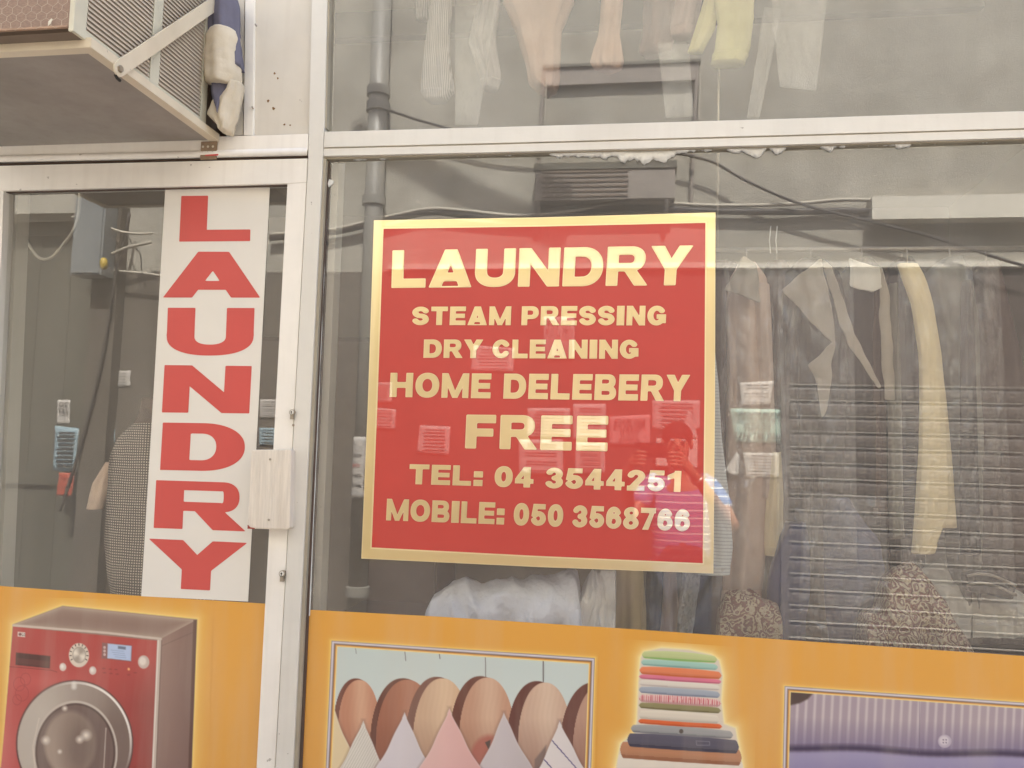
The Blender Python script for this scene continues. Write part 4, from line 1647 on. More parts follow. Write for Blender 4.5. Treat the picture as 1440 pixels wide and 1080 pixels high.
# ------------------------------------------------------------------ cloth helpers
def cloth_tube(name, rows, y, depth, m, parent=None, folds=6, amp=.10, seed=0.0, nv=30, na=36, crease=.05):
    """hanging cloth: rows = (v, uL, uR) at distance y; round in section with running folds"""
    rows = sorted(rows)
    vv = np.linspace(rows[0][0], rows[-1][0], nv)
    L = np.interp(vv, [r[0] for r in rows], [r[1] for r in rows])
    R_ = np.interp(vv, [r[0] for r in rows], [r[2] for r in rows])
    verts, faces = [], []
    for i in range(nv):
        a_, b_ = P(L[i], vv[i], y), P(R_[i], vv[i], y)
        cpt = (a_ + b_) / 2
        hw = (b_.x - a_.x) / 2
        dz = (b_.z - a_.z) / 2
        t = i / (nv - 1)
        for k in range(na):
            th_ = 2 * math.pi * k / na
            ph = seed * 3.1 + 1.2 * math.sin(2.2 * t + seed) + .8 * t
            grow = .35 + .65 * min(1, t * 2.2)
            am_ = amp * 1.7
            f = 1 + am_ * grow * math.sin(folds * th_ + ph) + am_ * .5 * grow * math.sin((folds * 2 + 1) * th_ - 2 * ph)
            f += crease * mnoise.noise(Vector((math.cos(th_) * 2.1 + seed, math.sin(th_) * 2.1, t * 9 + seed)))
            f += crease * .6 * mnoise.noise(Vector((math.cos(th_) * 4.3 + seed, t * 22 + th_, seed * 2)))
            x = math.cos(th_)
            s_ = math.sin(th_)
            verts.append(Vector((cpt.x + hw * x * (1 + (f - 1) * .5), cpt.y - depth * s_ * f - depth * .0, cpt.z + dz * x + .004 * (f - 1))))
    for i in range(nv - 1):
        for k in range(na):
            k2 = (k + 1) % na
            faces.append((i * na + k, (i + 1) * na + k, (i + 1) * na + k2, i * na + k2))
    faces.append(tuple(range(na)))
    faces.append(tuple(range(nv * na - 1, (nv - 1) * na - 1, -1)))
    return child(name, verts, faces, m, parent, smooth=True)


def sheet(name, q, y, m, parent=None, amp=.01, seed=0.0, nu=16, nv=22, ys=(0, 0, 0, 0), thick=.0012, freq=3.0, ragged=0.0, crinkle=0.0):
    if crinkle:
        nu, nv = 34, 76
    """loose sheet over the photo quad q (tl, tr, br, bl); ys: extra distance of each corner"""
    verts, faces = [], []
    for j in range(nv + 1):
        for i in range(nu + 1):
            x, yy = i / nu, 1 - j / nv
            u, v = bil(q, x, yy)
            if ragged and j == nv:
                v += ragged * mnoise.noise(Vector((x * 7, seed, 0)))
            dy = (ys[3] * (1 - x) + ys[2] * x) * (1 - yy) + (ys[0] * (1 - x) + ys[1] * x) * yy
            w_ = math.sin(x * freq * 2.1 + seed * 2 + 1.3 * (1 - yy)) * .5 + mnoise.noise(Vector((x * freq + seed, yy * 2.4, seed))) + .4 * mnoise.noise(Vector((x * 9 + seed, yy * 7, 2 * seed)))
            cr = 0
            if crinkle:
                s1 = mnoise.noise(Vector((x * 5 + yy * 4 + seed, yy * 9 - x * 3, seed)))
                s2 = mnoise.noise(Vector((x * 11 - yy * 9, yy * 19 + seed, seed + 3)))
                s3 = mnoise.noise(Vector((x * 4 - yy * 15 + seed, x * 16 + seed, 1.7)))
                cr = crinkle * ((1 - abs(s1) * 2) + .6 * (1 - abs(s2) * 2) + .5 * (1 - abs(s3) * 2))
            verts.append(P(u, v, y + dy + amp * w_ - cr))
    for j in range(nv):
        for i in range(nu):
            a_ = j * (nu + 1) + i
            faces.append((a_, a_ + nu + 1, a_ + nu + 2, a_ + 1))
    o = child(name, verts, faces, m, parent, smooth=True)
    md = o.modifiers.new('thickness', 'SOLIDIFY')
    md.thickness = thick
    return o


def flap(name, px, ys, m, parent=None, thick=.003, roll=.010, seed=None):
    """folded cloth flap (lapel, collar): rounded, slightly wavering outline filled on a grid and rolled over softly"""
    seed = seed if seed is not None else px[0][0] * .137
    n = len(px)
    us = [q[0] for q in px]
    vs_ = [q[1] for q in px]
    u0, u1, v0, v1 = min(us) - 4, max(us) + 4, min(vs_) - 4, max(vs_) + 4
    nx, ny = max(14, int((u1 - u0) / 2.2)), max(14, int((v1 - v0) / 2.2))
    c = Canvas(((u0, v0), (u1, v0), (u1, v1), (u0, v1)), 1)
    xs, yy = np.linspace(u0, u1, nx + 1), np.linspace(v0, v1, ny + 1)
    c.U, c.V = np.meshgrid(xs, yy)
    wob = np.array([[mnoise.noise(Vector((a_ * .045, b_ * .045, seed))) for a_ in xs] for b_ in yy])
    F = c.sd(px) - 1.6 + 2.6 * wob
    F = np.where(np.abs(F) < 1e-6, -1e-6, F)
    cv, cf = contour(F, xs, yy, runs=False)
    verts = []
    for u, v in cv:
        w = [1 / (1e-3 + (u - a_) ** 2 + (v - b_) ** 2) for a_, b_ in px]
        yb__ = sum(k * q for k, q in zip(w, ys)) / sum(w)
        t = (u - u0) / (u1 - u0)
        yb__ -= roll * math.sin(math.pi * min(1, max(0, t))) - .006 * mnoise.noise(Vector((u * .03, v * .02, seed)))
        verts.append(P(u, v, yb__))
    o = child(name, verts, cf, m, parent, smooth=True)
    md = o.modifiers.new('thickness', 'SOLIDIFY')
    md.thickness = thick
    return o


def heap(name, prof, vbase, y, depth, m, parent=None, seed=0.0, crease=.02, nu=84, na=40):
    us = np.linspace(prof[0][0], prof[-1][0], nu)
    top = np.interp(us, [p[0] for p in prof], [p[1] for p in prof])
    verts, faces = [], []
    for i in range(nu):
        lo = P(us[i], vbase, y)
        hi = P(us[i], top[i], y)
        h = hi.z - lo.z
        for k in range(na):
            t = math.pi * k / (na - 1)
            n_ = mnoise.fractal(Vector((us[i] * .021 + seed, k * .16, seed)), .8, 2.1, 4)
            n1_ = mnoise.noise(Vector((us[i] * .017 + seed, k * .10, seed + 2)))
            n2 = 1 - abs(mnoise.noise(Vector((us[i] * .035 + k * .06, k * .075 - us[i] * .01, seed + 4)))) * 2
            n3 = 1 - abs(mnoise.noise(Vector((us[i] * .09 - k * .10, k * .22 + us[i] * .03, seed + 9)))) * 2.4
            cr = crease * (.8 * n1_ + .9 * n2 + .15 * n3)
            verts.append(Vector((hi.x + (lo.x - hi.x) * (1 - math.sin(t)) * .5, y - depth * math.cos(t) + cr * math.cos(t) * -1, lo.z + max(.0, h * math.sin(t) ** .7 + (cr * .6 if 0 < k < na - 1 else 0)))))
    for i in range(nu - 1):
        for k in range(na - 1):
            a_ = i * na + k
            faces.append((a_, a_ + na, a_ + na + 1, a_ + 1))
    faces.append(tuple(range(na)))
    faces.append(tuple(range((nu - 1) * na + na - 1, (nu - 1) * na - 1, -1)))
    return child(name, verts, faces, m, parent, smooth=True)


C_ = lambda n, rgb, **k: mat(n, lin(*rgb), k.pop('rough', .85), var=k.pop('var', .10), vscale=k.pop('vscale', 9), bump=k.pop('bump', .08), bscale=k.pop('bscale', 160), spec=k.pop('spec', .12), **k)
F_TAN = C_('tan_cotton', (222, 196, 176))
F_BROWN = C_('dark_brown_wool', (92, 76, 68))
F_BLACK = C_('charcoal_wool', (50, 45, 43))
F_GREY = C_('grey_lapel_cloth', (172, 163, 147))
F_NAVY = C_('navy_cloth', (58, 66, 100))
F_BEIGE = C_('cream_beige_cloth', (248, 228, 180))
F_SAGE = C_('grey_green_cloth', (128, 126, 114))
F_WHITE = C_('white_cotton', (226, 222, 210))
F_PEACH = C_('peach_cotton', (184, 156, 140))
F_YELLOW = C_('pale_yellow_cotton', (186, 180, 130))
F_RUST = C_('rust_cloth', (130, 100, 92))
F_PINK = C_('dusty_pink_cloth', (156, 134, 128))
F_LILAC = C_('pale_lilac_cotton', (158, 154, 154))
F_DENIM = C_('grey_blue_plastic_cover', (220, 225, 238), rough=.32, spec=.5, bump=.8, bscale=60)
F_FINE = stripe_mat('fine_grey_stripe', lin(214, 216, 212), lin(186, 188, 186), 'Z', .009, .3)
F_FINEV = stripe_mat('fine_lilac_stripe', lin(164, 160, 157), lin(126, 122, 124), 'X', .006, .35)
F_CHECK = stripe_mat('small_black_check', lin(64, 56, 52), lin(196, 182, 166), 'Z', .0075, .46, second=('X', .0075, .5))

# rag stuffed into the gap beside the air conditioner
rag = thing('stuffed_rag', 'blue and white bundled rag stuffed beside the air conditioner', 'rag', P(318, 180, -.03))
F_RAGW = C_('off_white_rag', (206, 196, 176))
F_RAGB = C_('faded_blue_rag', (108, 107, 122))
cloth_tube('white_cloth', [(46, 298, 334), (55, 292, 337), (80, 290, 336), (105, 289, 338), (116, 290, 336), (122, 300, 330)], -.055, .045, F_RAGW, rag, 3, .06, 1.1, crease=.05)
cloth_tube('blue_cloth', [(-6, 304, 332), (10, 298, 336), (35, 295, 337), (60, 296, 338), (85, 312, 340), (95, 322, 339)], -.048, .035, F_RAGB, rag, 5, .10, 2.1, crease=.06)
cloth_tube('blue_cloth', [(112, 296, 338), (124, 297, 338), (140, 300, 336), (156, 306, 326), (166, 312, 320)], -.045, .035, F_RAGB, rag, 5, .10, 3.7, crease=.06)
cloth_tube('white_cloth', [(118, 322, 341), (130, 318, 340), (145, 302, 338), (165, 296, 334), (178, 308, 328), (186, 312, 324)], -.05, .03, F_RAGW, rag, 5, .12, 4.4, crease=.06)
# ================================================================== CLOTHES BEHIND THE GLASS
RY = .42
rail = thing('clothes_rail', 'dark steel rail across the window that the bagged coats hang from', 'rail', P(1250, 352, RY))
a_, b_ = P(985, 352, RY), P(1640, 348, RY)
child('bar', *tube_vf([a_, b_], .008, 10), M_STEEL, rail, smooth=True)
for p in (a_ + Vector((.05, 0, 0)), b_ - Vector((.05, 0, 0))):
    child('drop_rod', *tube_vf([p + Vector((0, 0, .009)), Vector((p.x, p.y, 3.049))], .004, 8), M_STEEL, rail, smooth=True)


def hook(u, v0, v1, y, parent, m=M_STEEL):
    p = P(u, v1, y)
    q = P(u, v0, y)
    pts = [p, p * .5 + q * .5, q + Vector((0, 0, -.012)), q + Vector((0, .008, .004)), q + Vector((0, .016, -.004))]
    tv_, tf_ = tube_vf(spline(pts, 5), .0018, 6)
    child('hanger_hook', tv_, tf_, m, parent, smooth=True)


def coat(name, label, cat, rows, y, depth, m, group=None, seed=0.0, folds=5, amp=.10, hk=None, body='body', crease=.06):
    top = min(rows)
    t = thing(name, label, cat, P((rows[-1][1] + rows[-1][2]) / 2, max(r[0] for r in rows), y), group)
    cloth_tube(body, rows, y, depth, m, t, folds, amp, seed, crease=crease)
    if body == 'sleeve' and len(rows) > 3:
        (v1, l1, r1) = rows[-1]
        (v0, l0, r0) = rows[-2]
        k = min(1, 13 / max(1, v1 - v0))
        cloth_tube('cuff', [(v1 - 11, l1 + (l0 - l1) * k - 1.2, r1 + (r0 - r1) * k + 1.2), (v1 + 2, l1 - 1.6, r1 + 1.6)], y, depth * 1.08, m, t, folds, amp * .5, seed, nv=8)
    if hk:
        hook(hk, 351, top[0] + 2, y, t)
    return t


GR = 'clothes hanging in the window'
# beside the sign: striped sleeve, brown coat
t = coat('coat', 'dark brown coat half hidden by the right edge of the red sign', 'coat', [(372, 998, 1034), (400, 985, 1046), (560, 980, 1050), (720, 978, 1040), (905, 975, 1034)], .44, .06, F_BROWN, GR, 1.3, 6, .16, 1012)
t = coat('striped_shirt', 'pale grey finely striped shirt sleeve hanging at the right edge of the red sign', 'shirt',
         [(470, 990, 1003), (540, 985, 1010), (620, 978, 1014), (700, 980, 1024), (770, 982, 1029), (806, 984, 1024)], .16, .022, F_FINE, GR, 2.2, 3, .10, None, 'sleeve')
# the tan coat
t = coat('coat', 'long tan coat with pointed collar in a clear bag right of the red sign', 'coat',
         [(372, 1038, 1062), (392, 1026, 1080), (430, 1021, 1085), (520, 1023, 1088), (640, 1022, 1090), (760, 1020, 1078), (880, 1012, 1066), (915, 1012, 1064)], .30, .045, F_TAN, GR, 3.4, 6, .13, 1050)
flap('collar', [(1045, 362), (1062, 372), (1067, 424), (1022, 406)], [.252, .25, .235, .235], F_GREY, t)
cloth_tube('sleeve', [(400, 1058, 1082), (520, 1066, 1088), (640, 1072, 1088), (700, 1070, 1088)], .268, .022, F_TAN, t, 3, .12, .7)
sheet('plastic_cover', ((1016, 372), (1098, 372), (1112, 830), (1006, 830)), .215, M_BAG, t, .010, 1.2, crinkle=.005)
t = coat('coat', 'beige strip of a coat sleeve between the tan coat and the navy jacket', 'coat', [(636, 1084, 1098), (700, 1078, 1102), (770, 1076, 1103), (779, 1078, 1102)], .25, .018, F_BEIGE, GR, 5.1, 3, .10, None, 'sleeve')
# dark coats
t = coat('coat', 'dark brown narrow coat between the tan coat and the wide grey lapel', 'coat', [(370, 1078, 1106), (400, 1074, 1120), (560, 1078, 1124), (760, 1080, 1118), (910, 1084, 1114)], .40, .05, F_BROWN, GR, 4.4, 6, .13, 1092)
t = coat('jacket', 'dark jacket with one wide pale grey lapel opened out in a clear bag', 'jacket',
         [(368, 1120, 1160), (385, 1104, 1180), (460, 1100, 1188), (600, 1104, 1186), (720, 1106, 1180), (820, 1108, 1176)], .34, .06, F_BLACK, GR, 6.1, 6, .12, 1140)
flap('lapel', [(1153, 367), (1166, 426), (1174, 484), (1140, 450), (1102, 408), (1126, 388)], [.262, .255, .235, .24, .235, .245], F_GREY, t)
flap('lapel', [(1172, 482), (1170, 494), (1164, 560), (1156, 590), (1150, 540), (1139, 514)], [.248, .252, .26, .262, .25, .240], F_GREY, t)
flap('lapel_edge', [(1158, 368), (1168, 376), (1200, 470), (1236, 544), (1192, 480), (1172, 420)], [.262, .262, .255, .25, .25, .255], F_GREY, t, .003)
sheet('plastic_cover', ((1094, 366), (1200, 366), (1206, 800), (1092, 800)), .205, M_BAG, t, .012, 3.3, crinkle=.005)
t = coat('jacket', 'charcoal jacket with a small white collar in the middle of the coat row', 'jacket',
         [(368, 1196, 1226), (384, 1184, 1244), (470, 1178, 1250), (620, 1182, 1250), (760, 1186, 1246), (880, 1190, 1240)], .38, .06, F_BLACK, GR, 7.7, 5, .12, 1212)
flap('collar', [(1196, 366), (1208, 372), (1238, 378), (1244, 400), (1226, 410), (1196, 402)], [.29, .28, .285, .28, .27, .275], F_WHITE, t, .005)
flap('collar', [(1238, 380), (1246, 400), (1252, 470), (1254, 560), (1246, 560), (1240, 470)], [.285, .28, .28, .285, .285, .28], F_GREY, t, .004)
t = coat('coat', 'black coat hanging just left of the cream coloured sleeve', 'coat',
         [(366, 1256, 1282), (384, 1246, 1298), (480, 1246, 1300), (640, 1248, 1302), (800, 1252, 1296), (900, 1254, 1292)], .44, .055, F_BLACK, GR, 8.2, 5, .12, 1268)
t = coat('cream_coat', 'cream beige sleeve standing out brightly in the dark row of coats', 'coat',
         [(372, 1262, 1290), (392, 1268, 1302), (430, 1282, 1312), (500, 1292, 1323), (560, 1293, 1328), (640, 1292, 1332), (720, 1288, 1334), (776, 1284, 1312)], .26, .022, F_BEIGE, GR, 9.9, 4, .10, 1276, 'sleeve')
cloth_tube('side_panel', [(470, 1300, 1318), (560, 1314, 1330), (650, 1318, 1338), (742, 1312, 1344)], .275, .018, F_BEIGE, t, 3, .10, 2.9)
t = coat('coat', 'grey green coat right of the cream coloured sleeve', 'coat',
         [(366, 1322, 1350), (384, 1300, 1366), (480, 1318, 1376), (620, 1330, 1378), (760, 1334, 1376), (900, 1336, 1374)], .38, .055, F_SAGE, GR, 11.2, 5, .13, 1336)
t = coat('coat', 'dark brown coat with sloping shoulder at the right end of the coat row', 'coat',
         [(372, 1372, 1400), (400, 1370, 1410), (480, 1368, 1430), (560, 1362, 1446), (680, 1358, 1452), (900, 1356, 1450)], .46, .06, F_BROWN, GR, 12.7, 5, .12, 1386)
sheet('plastic_cover', ((1262, 364), (1404, 364), (1432, 880), (1268, 880)), .20, M_BAG, t, .012, 6.6, crinkle=.005)
for lab, rows, y_, m_, sd_ in (
        ('charcoal sleeve hanging in front of the jacket with the wide grey lapel', [(392, 1112, 1130), (480, 1106, 1128), (600, 1104, 1130), (690, 1106, 1132), (698, 1106, 1131)], .305, F_BLACK, 21.0),
        ('dark brown sleeve hanging right of the small white collar', [(396, 1222, 1238), (480, 1216, 1242), (600, 1214, 1244), (716, 1216, 1246), (724, 1217, 1245)], .34, F_BROWN, 23.0),
        ('grey sleeve edge hanging between the black coat and the cream sleeve', [(400, 1250, 1262), (520, 1248, 1266), (640, 1250, 1268), (748, 1252, 1270), (754, 1252, 1270)], .30, F_SAGE, 25.0),
        ('dark sleeve folded beside the grey green coat', [(396, 1352, 1366), (520, 1350, 1372), (660, 1350, 1374), (770, 1352, 1378), (778, 1353, 1377)], .29, F_BLACK, 27.0),
        ('brown coat skirt hanging low between the two paisley bundles', [(640, 1196, 1240), (720, 1192, 1246), (820, 1188, 1250), (925, 1186, 1252)], .36, F_BROWN, 29.0)):
    coat('garment', lab, 'garment', rows, y_, .024, m_, GR, sd_, 4, .14, None, 'sleeve' if 'sleeve' in lab else 'cloth')
# navy jackets low down
t = coat('jacket', 'navy jacket folded over low in the window beside the tan coat', 'jacket',
         [(735, 1104, 1132), (752, 1096, 1136), (780, 1086, 1140), (826, 1076, 1140), (870, 1080, 1132), (915, 1080, 1132)], .24, .05, F_NAVY, GR, 13.1, 4, .12)
t = coat('jacket', 'dark navy jacket hanging open in a clear bag below the dark coats', 'jacket',
         [(700, 1166, 1192), (732, 1150, 1212), (760, 1146, 1234), (800, 1144, 1240), (832, 1146, 1238), (870, 1150, 1214), (925, 1152, 1212)], .28, .06, F_NAVY, GR, 14.3, 5, .13)
cloth_tube('front_edge', [(640, 1142, 1156), (760, 1140, 1158), (840, 1136, 1160), (915, 1130, 1168)], .215, .014, F_BLACK, t, 3, .1, 1.1)
sheet('plastic_cover', ((1130, 690), (1244, 700), (1256, 930), (1120, 930)), .165, M_BAG, t, .008, 9.1, crinkle=.005)
# things on the window shelf
shelf = thing('window_shelf', 'brown display shelf behind the glass under the hanging clothes', 'shelf', P(950, 1010, .3))
zsh = P(900, 915, .16).z
box('board', (P(428, 900, .12).x, .09, zsh - .03), (XR, .62, zsh), C_('brown_shelf_board', (104, 86, 72), rough=.6), shelf)
for x in (P(470, 900, .2).x, P(1500, 900, .2).x):
    box('support', (x, .12, .021), (x + .03, .58, zsh - .031), F_BROWN, shelf)
g = heap('grey_covered_garment', [(598, 905), (603, 860), (612, 838), (636, 824), (658, 814), (676, 828), (700, 820), (735, 817), (780, 809), (806, 803), (812, 806), (818, 850), (822, 906)], 912, .12, .05, F_DENIM, None, 1.4, .022)
tag(g, 'grey blue plastic covered garment lying on the shelf under the red sign', 'garment')
g = heap('plastic_bag', [(812, 900), (818, 830), (834, 804), (858, 800), (890, 806), (893, 830), (872, 860), (866, 906)], 912, .13, .035, M_BAG2, None, 5.2, .03)
tag(g, 'crumpled white plastic bag under the red sign beside the grey garment', 'bag')
t = coat('garment', 'cream cloth hanging under the red sign right of the crumpled bag', 'garment', [(790, 868, 904), (840, 866, 906), (910, 864, 908)], .26, .02, F_BEIGE, GR, 3.1, 4, .13, None, 'cloth')
t = coat('garment', 'narrow tan cloth hanging under the bottom edge of the red sign', 'garment', [(790, 934, 950), (850, 930, 954), (915, 928, 954)], .28, .02, F_TAN, GR, 4.1, 4, .13, None, 'cloth')
t = coat('garment', 'dark grey trousers hanging under the red sign beside the cream cloth', 'garment', [(780, 908, 934), (850, 908, 932), (915, 909, 930)], .30, .03, F_BLACK, GR, 5.6, 4, .13, None, 'cloth')
t = thing('plastic_bag', 'hazy clear plastic sheeting hanging under the lower right corner of the sign', 'bag', P(985, 912, .2), None)
sheet('film', ((908, 788), (1012, 792), (1020, 850), (900, 905)), .19, M_BAG, t, .016, 2.7, ragged=14, crinkle=.010)
sheet('film_twist', ((960, 800), (986, 802), (972, 905), (950, 905)), .20, M_BAG2, t, .012, 4.7, crinkle=.008)
pz = heap('paisley_bundle', [(1008, 900), (1010, 858), (1020, 838), (1040, 832), (1066, 836), (1084, 850), (1098, 862), (1100, 885), (1094, 912)], 916, .19, .05, M_PAISLEY, None, 2.6, .022)
tag(pz, 'smaller cream and maroon paisley brocade bundle on the shelf by the navy jacket', 'cloth bundle')
pz = heap('paisley_bundle', [(1208, 920), (1212, 870), (1234, 862), (1242, 822), (1262, 802), (1286, 798), (1306, 818), (1328, 856), (1346, 890), (1364, 930)], 940, .20, .07, M_PAISLEY, None, 8.8, .026)
tag(pz, 'larger paisley brocade bundle rising to a peak near the right of the window', 'cloth bundle')
wb = heap('white_garment_pile', [(1262, 900), (1290, 806), (1322, 790), (1356, 798), (1376, 828), (1420, 832), (1470, 846), (1530, 884)], 886, .42, .08, F_WHITE, None, 3.9, .024)
tag(wb, 'folded white shirts piled behind the larger paisley bundle', 'shirts')
hg = thing('folded_cap', 'dark cap shaped cloth with two pale stripes lying on the white shirts', 'cap', P(1394, 842, .29))
prism('crown', [(1358, 808), (1374, 804), (1400, 806), (1430, 820), (1426, 844), (1394, 838), (1362, 832)], .285, .33, F_BLACK, hg, bevel=.006)
for dv in (0, 13):
    pth = [P(1360, 810 + dv, .281), P(1378, 807 + dv, .2805), P(1400, 811 + dv, .2805), P(1429, 824 + dv, .281)]
    child('stripe', *tube_vf(spline(pth, 5), .0042, 6), F_GREY, hg, smooth=True)

# upper pane: sleeves and trouser legs hanging down from a high rail
rail2 = thing('clothes_rail', 'steel rail above the top of the picture holding the upper row of clothes', 'rail', P(780, -70, .40))
a_, b_ = P(540, -62, .40), P(1110, -72, .40)
child('bar', *tube_vf([a_, b_], .01, 10), M_STEEL, rail2, smooth=True)
for p in (a_ + Vector((.06, 0, 0)), b_ - Vector((.06, 0, 0))):
    child('drop_rod', *tube_vf([p + Vector((0, 0, .011)), Vector((p.x, p.y, 3.049))], .004, 8), M_STEEL, rail2, smooth=True)
GU = 'clothes hanging above the transom'
coat('striped_shirt', 'pale shirt with fine stripes whose cuff hangs lowest at the left of the upper pane', 'shirt', [(-55, 612, 640), (10, 606, 636), (70, 598, 632), (128, 592, 638), (140, 600, 626)], .36, .03, F_FINEV, GU, 1.1, 4, .10, None, 'sleeve')
coat('striped_shirt', 'pale lilac shirt sleeve second from left in the upper pane', 'shirt', [(-55, 676, 704), (8, 672, 702), (60, 660, 696), (110, 676, 704), (124, 682, 698)], .40, .026, F_LILAC, GU, 2.3, 4, .12, None, 'sleeve')
coat('striped_shirt', 'short striped sleeve at the left end of the upper pane', 'shirt', [(-55, 580, 612), (0, 584, 608), (16, 586, 604), (26, 588, 600)], .46, .02, F_FINEV, GU, 2.9, 4, .12, None, 'sleeve')
coat('trousers', 'peach trouser legs hanging in the upper pane with the left cuff lowest', 'trousers', [(-55, 708, 790), (0, 708, 806), (40, 726, 788), (90, 740, 786), (118, 744, 784), (128, 756, 780)], .38, .05, F_PEACH, GU, 3.2, 5, .12, None, 'leg')
coat('trousers', 'pale peach trouser leg hanging alone right of the pair', 'trousers', [(-55, 838, 880), (0, 846, 876), (50, 842, 870), (88, 832, 876), (98, 838, 872)], .36, .03, F_PEACH, GU, 4.2, 4, .12, None, 'leg')
coat('shirt', 'rust coloured shirt tail between the peach legs and the yellow shirt', 'shirt', [(-55, 905, 962), (0, 908, 956), (40, 906, 950), (76, 900, 946)], .48, .04, F_RUST, GU, 5.2, 5, .12, None, 'cloth')
coat('shirt', 'dusty pink sleeve tucked just left of the yellow shirt', 'shirt', [(-55, 952, 990), (0, 952, 986), (36, 944, 980), (50, 946, 974)], .40, .025, F_PINK, GU, 6.4, 4, .12, None, 'sleeve')
t = coat('yellow_shirt', 'pale yellow shirt with its two cuffs hanging at the top of the upper pane', 'shirt', [(-55, 992, 1056), (0, 1000, 1062), (32, 1008, 1060), (66, 1004, 1056), (88, 1000, 1046)], .34, .03, F_YELLOW, GU, 7.1, 4, .10, None, 'sleeve')
cloth_tube('sleeve', [(-50, 986, 1004), (0, 990, 1012), (40, 978, 1006), (74, 968, 988)], .35, .016, F_YELLOW, t, 3, .10, 3.3)
for k, (lab, q) in enumerate([('thin hazy plastic cover hanging below the yellow shirt', ((1080, -60), (1170, -60), (1148, 128), (1096, 122))),
                              ('thin plastic cover hanging right of the low striped cuff', ((640, 0), (700, 0), (672, 176), (640, 176))),
                              ('long slanting plastic cover right of the yellow shirt', ((1075, 10), (1100, 12), (1068, 166), (1050, 166))),
                              ('pale plastic cover showing under the pink sleeve', ((925, 60), (968, 60), (976, 164), (936, 166)))]):
    t = thing('garment_cover', lab, 'plastic cover', P(q[3][0], q[3][1], .37))
    sheet('film', q, .37, M_BAG3, t, .008, k + 1.0)
for u_ in (1083, 1092):
    o = child('hanger_string', *tube_vf([P(u_ + 1, 318, .30), P(u_ - 1, 338, .30), P(u_ + .5, 356, .30)], .0016, 6), F_WHITE, None, smooth=True)
    tag(o, ('left' if u_ < 1088 else 'right') + ' of two short white strings hanging above the dark coats', 'string', 'white hanger strings')
# board added inside for the dark band of a mirrored overhang
bk = [(-150, -330, 1.30), (1386, 8, 1.30)]
za, zb2 = P(460, 54, .62).z, P(1385, 10, .62).z
box('overhang_band_board', (XL - .29, .62, (za + zb2) / 2), (P(1385, 10, .62).x, .66, 3.049), M_BAND).__setitem__('kind', 'structure')
# hose loop and checked jacket behind the door
hose = child('hose', *tube_vf(spline([P(27, 200, .5), P(26, 275, .5), P(33, 325, .5), P(52, 360, .5), P(72, 362, .5), P(92, 340, .5), P(106, 318, .5), P(112, 285, .52), P(114, 200, .55)], 8), .0055, 8), M_PALECABLE, None, smooth=True)
tag(hose, 'pale hose hanging in a loop inside the top left of the door glass', 'hose')
t = coat('checked_jacket', 'black and cream small checked jacket behind the door beside the LAUNDRY strip', 'jacket',
         [(596, 196, 262), (612, 172, 276), (640, 158, 290), (700, 153, 296), (760, 150, 298), (800, 154, 300), (850, 164, 300), (905, 164, 300)], .14, .08, F_CHECK, None, 2.2, 3, .03, None, crease=.02)
cloth_tube('sleeve', [(650, 150, 172), (680, 132, 156), (716, 124, 144)], .20, .02, F_TAN, t, 3, .08, 1.9)
cloth_tube('neck_cover', [(560, 204, 244), (585, 200, 250), (600, 192, 256)], .16, .05, F_BROWN, t, 4, .08, 1.2)
# shelf unit deep in the shop
cab = thing('storage_cabinet', 'dark brown storage cabinet standing at the back of the shop', 'cabinet', (P(300, 700, 2.6).x, 2.6, .021))
for k in range(2):
    x0 = P(100 + k * 260, 700, 2.6).x
    x1 = P(355 + k * 260, 700, 2.6).x
    box('door_leaf', (x0, 2.58, .03), (x1, 2.61, 2.1), C_('cabinet_brown', (110, 94, 82), rough=.5), cab)
box('case', (P(98, 700, 2.6).x, 2.612, .022), (P(618, 700, 2.6).x, 3.1, 2.13), F_BROWN, cab)
# ================================================================== ACROSS THE ALLEY (seen mirrored in the panes)
YO = GLASS_Y - WD
opp = thing('opposite_building', 'grey stuccoed building across the alley mirrored in the shop glass', 'building', (0, YO - .2, 0))
xg = RF(112, 640, WD).x
box('wall', (xg, YO - .3, 0), (8, YO, 5.6), M_STUCCO, opp)
box('wall', (-9, YO - .3, RF(60, 300, WD).z), (xg - .001, YO, 5.6), M_STUCCO, opp)
box('roof_coping', (-9, YO - .34, 5.601), (8, YO + .02, 5.70), M_STUCCO, opp)
xp0, xp1 = RF(112, 640, WD - .1).x, RF(148, 640, WD - .1).x
box('pilaster', (xp0, YO + .001, 0), (xp1, YO + .10, 5.58), M_DADO2, opp)
gate = thing('metal_gate', 'olive grey sheet metal gate set back in the opposite wall', 'gate', (xg - .9, YO - .15, 0))
zg = RF(60, 302, WD).z
gx0 = -6.0
npan = 16
pw = (xg - .02 - gx0) / npan
for k in range(npan):
    x0 = gx0 + k * pw
    o = box('gate_panel', (x0 + .001, YO - .17, .03), (x0 + pw - .001, YO - .145 + (.003 if k % 2 else 0), zg - .01), M_OLIVE, gate)
box('gate_rail', (gx0, YO - .144, 1.12), (xg - .02, YO - .12, 1.20), M_OLIVE, gate)
box('gate_rail', (gx0, YO - .144, zg - .12), (xg - .02, YO - .12, zg - .02), M_OLIVE, gate)

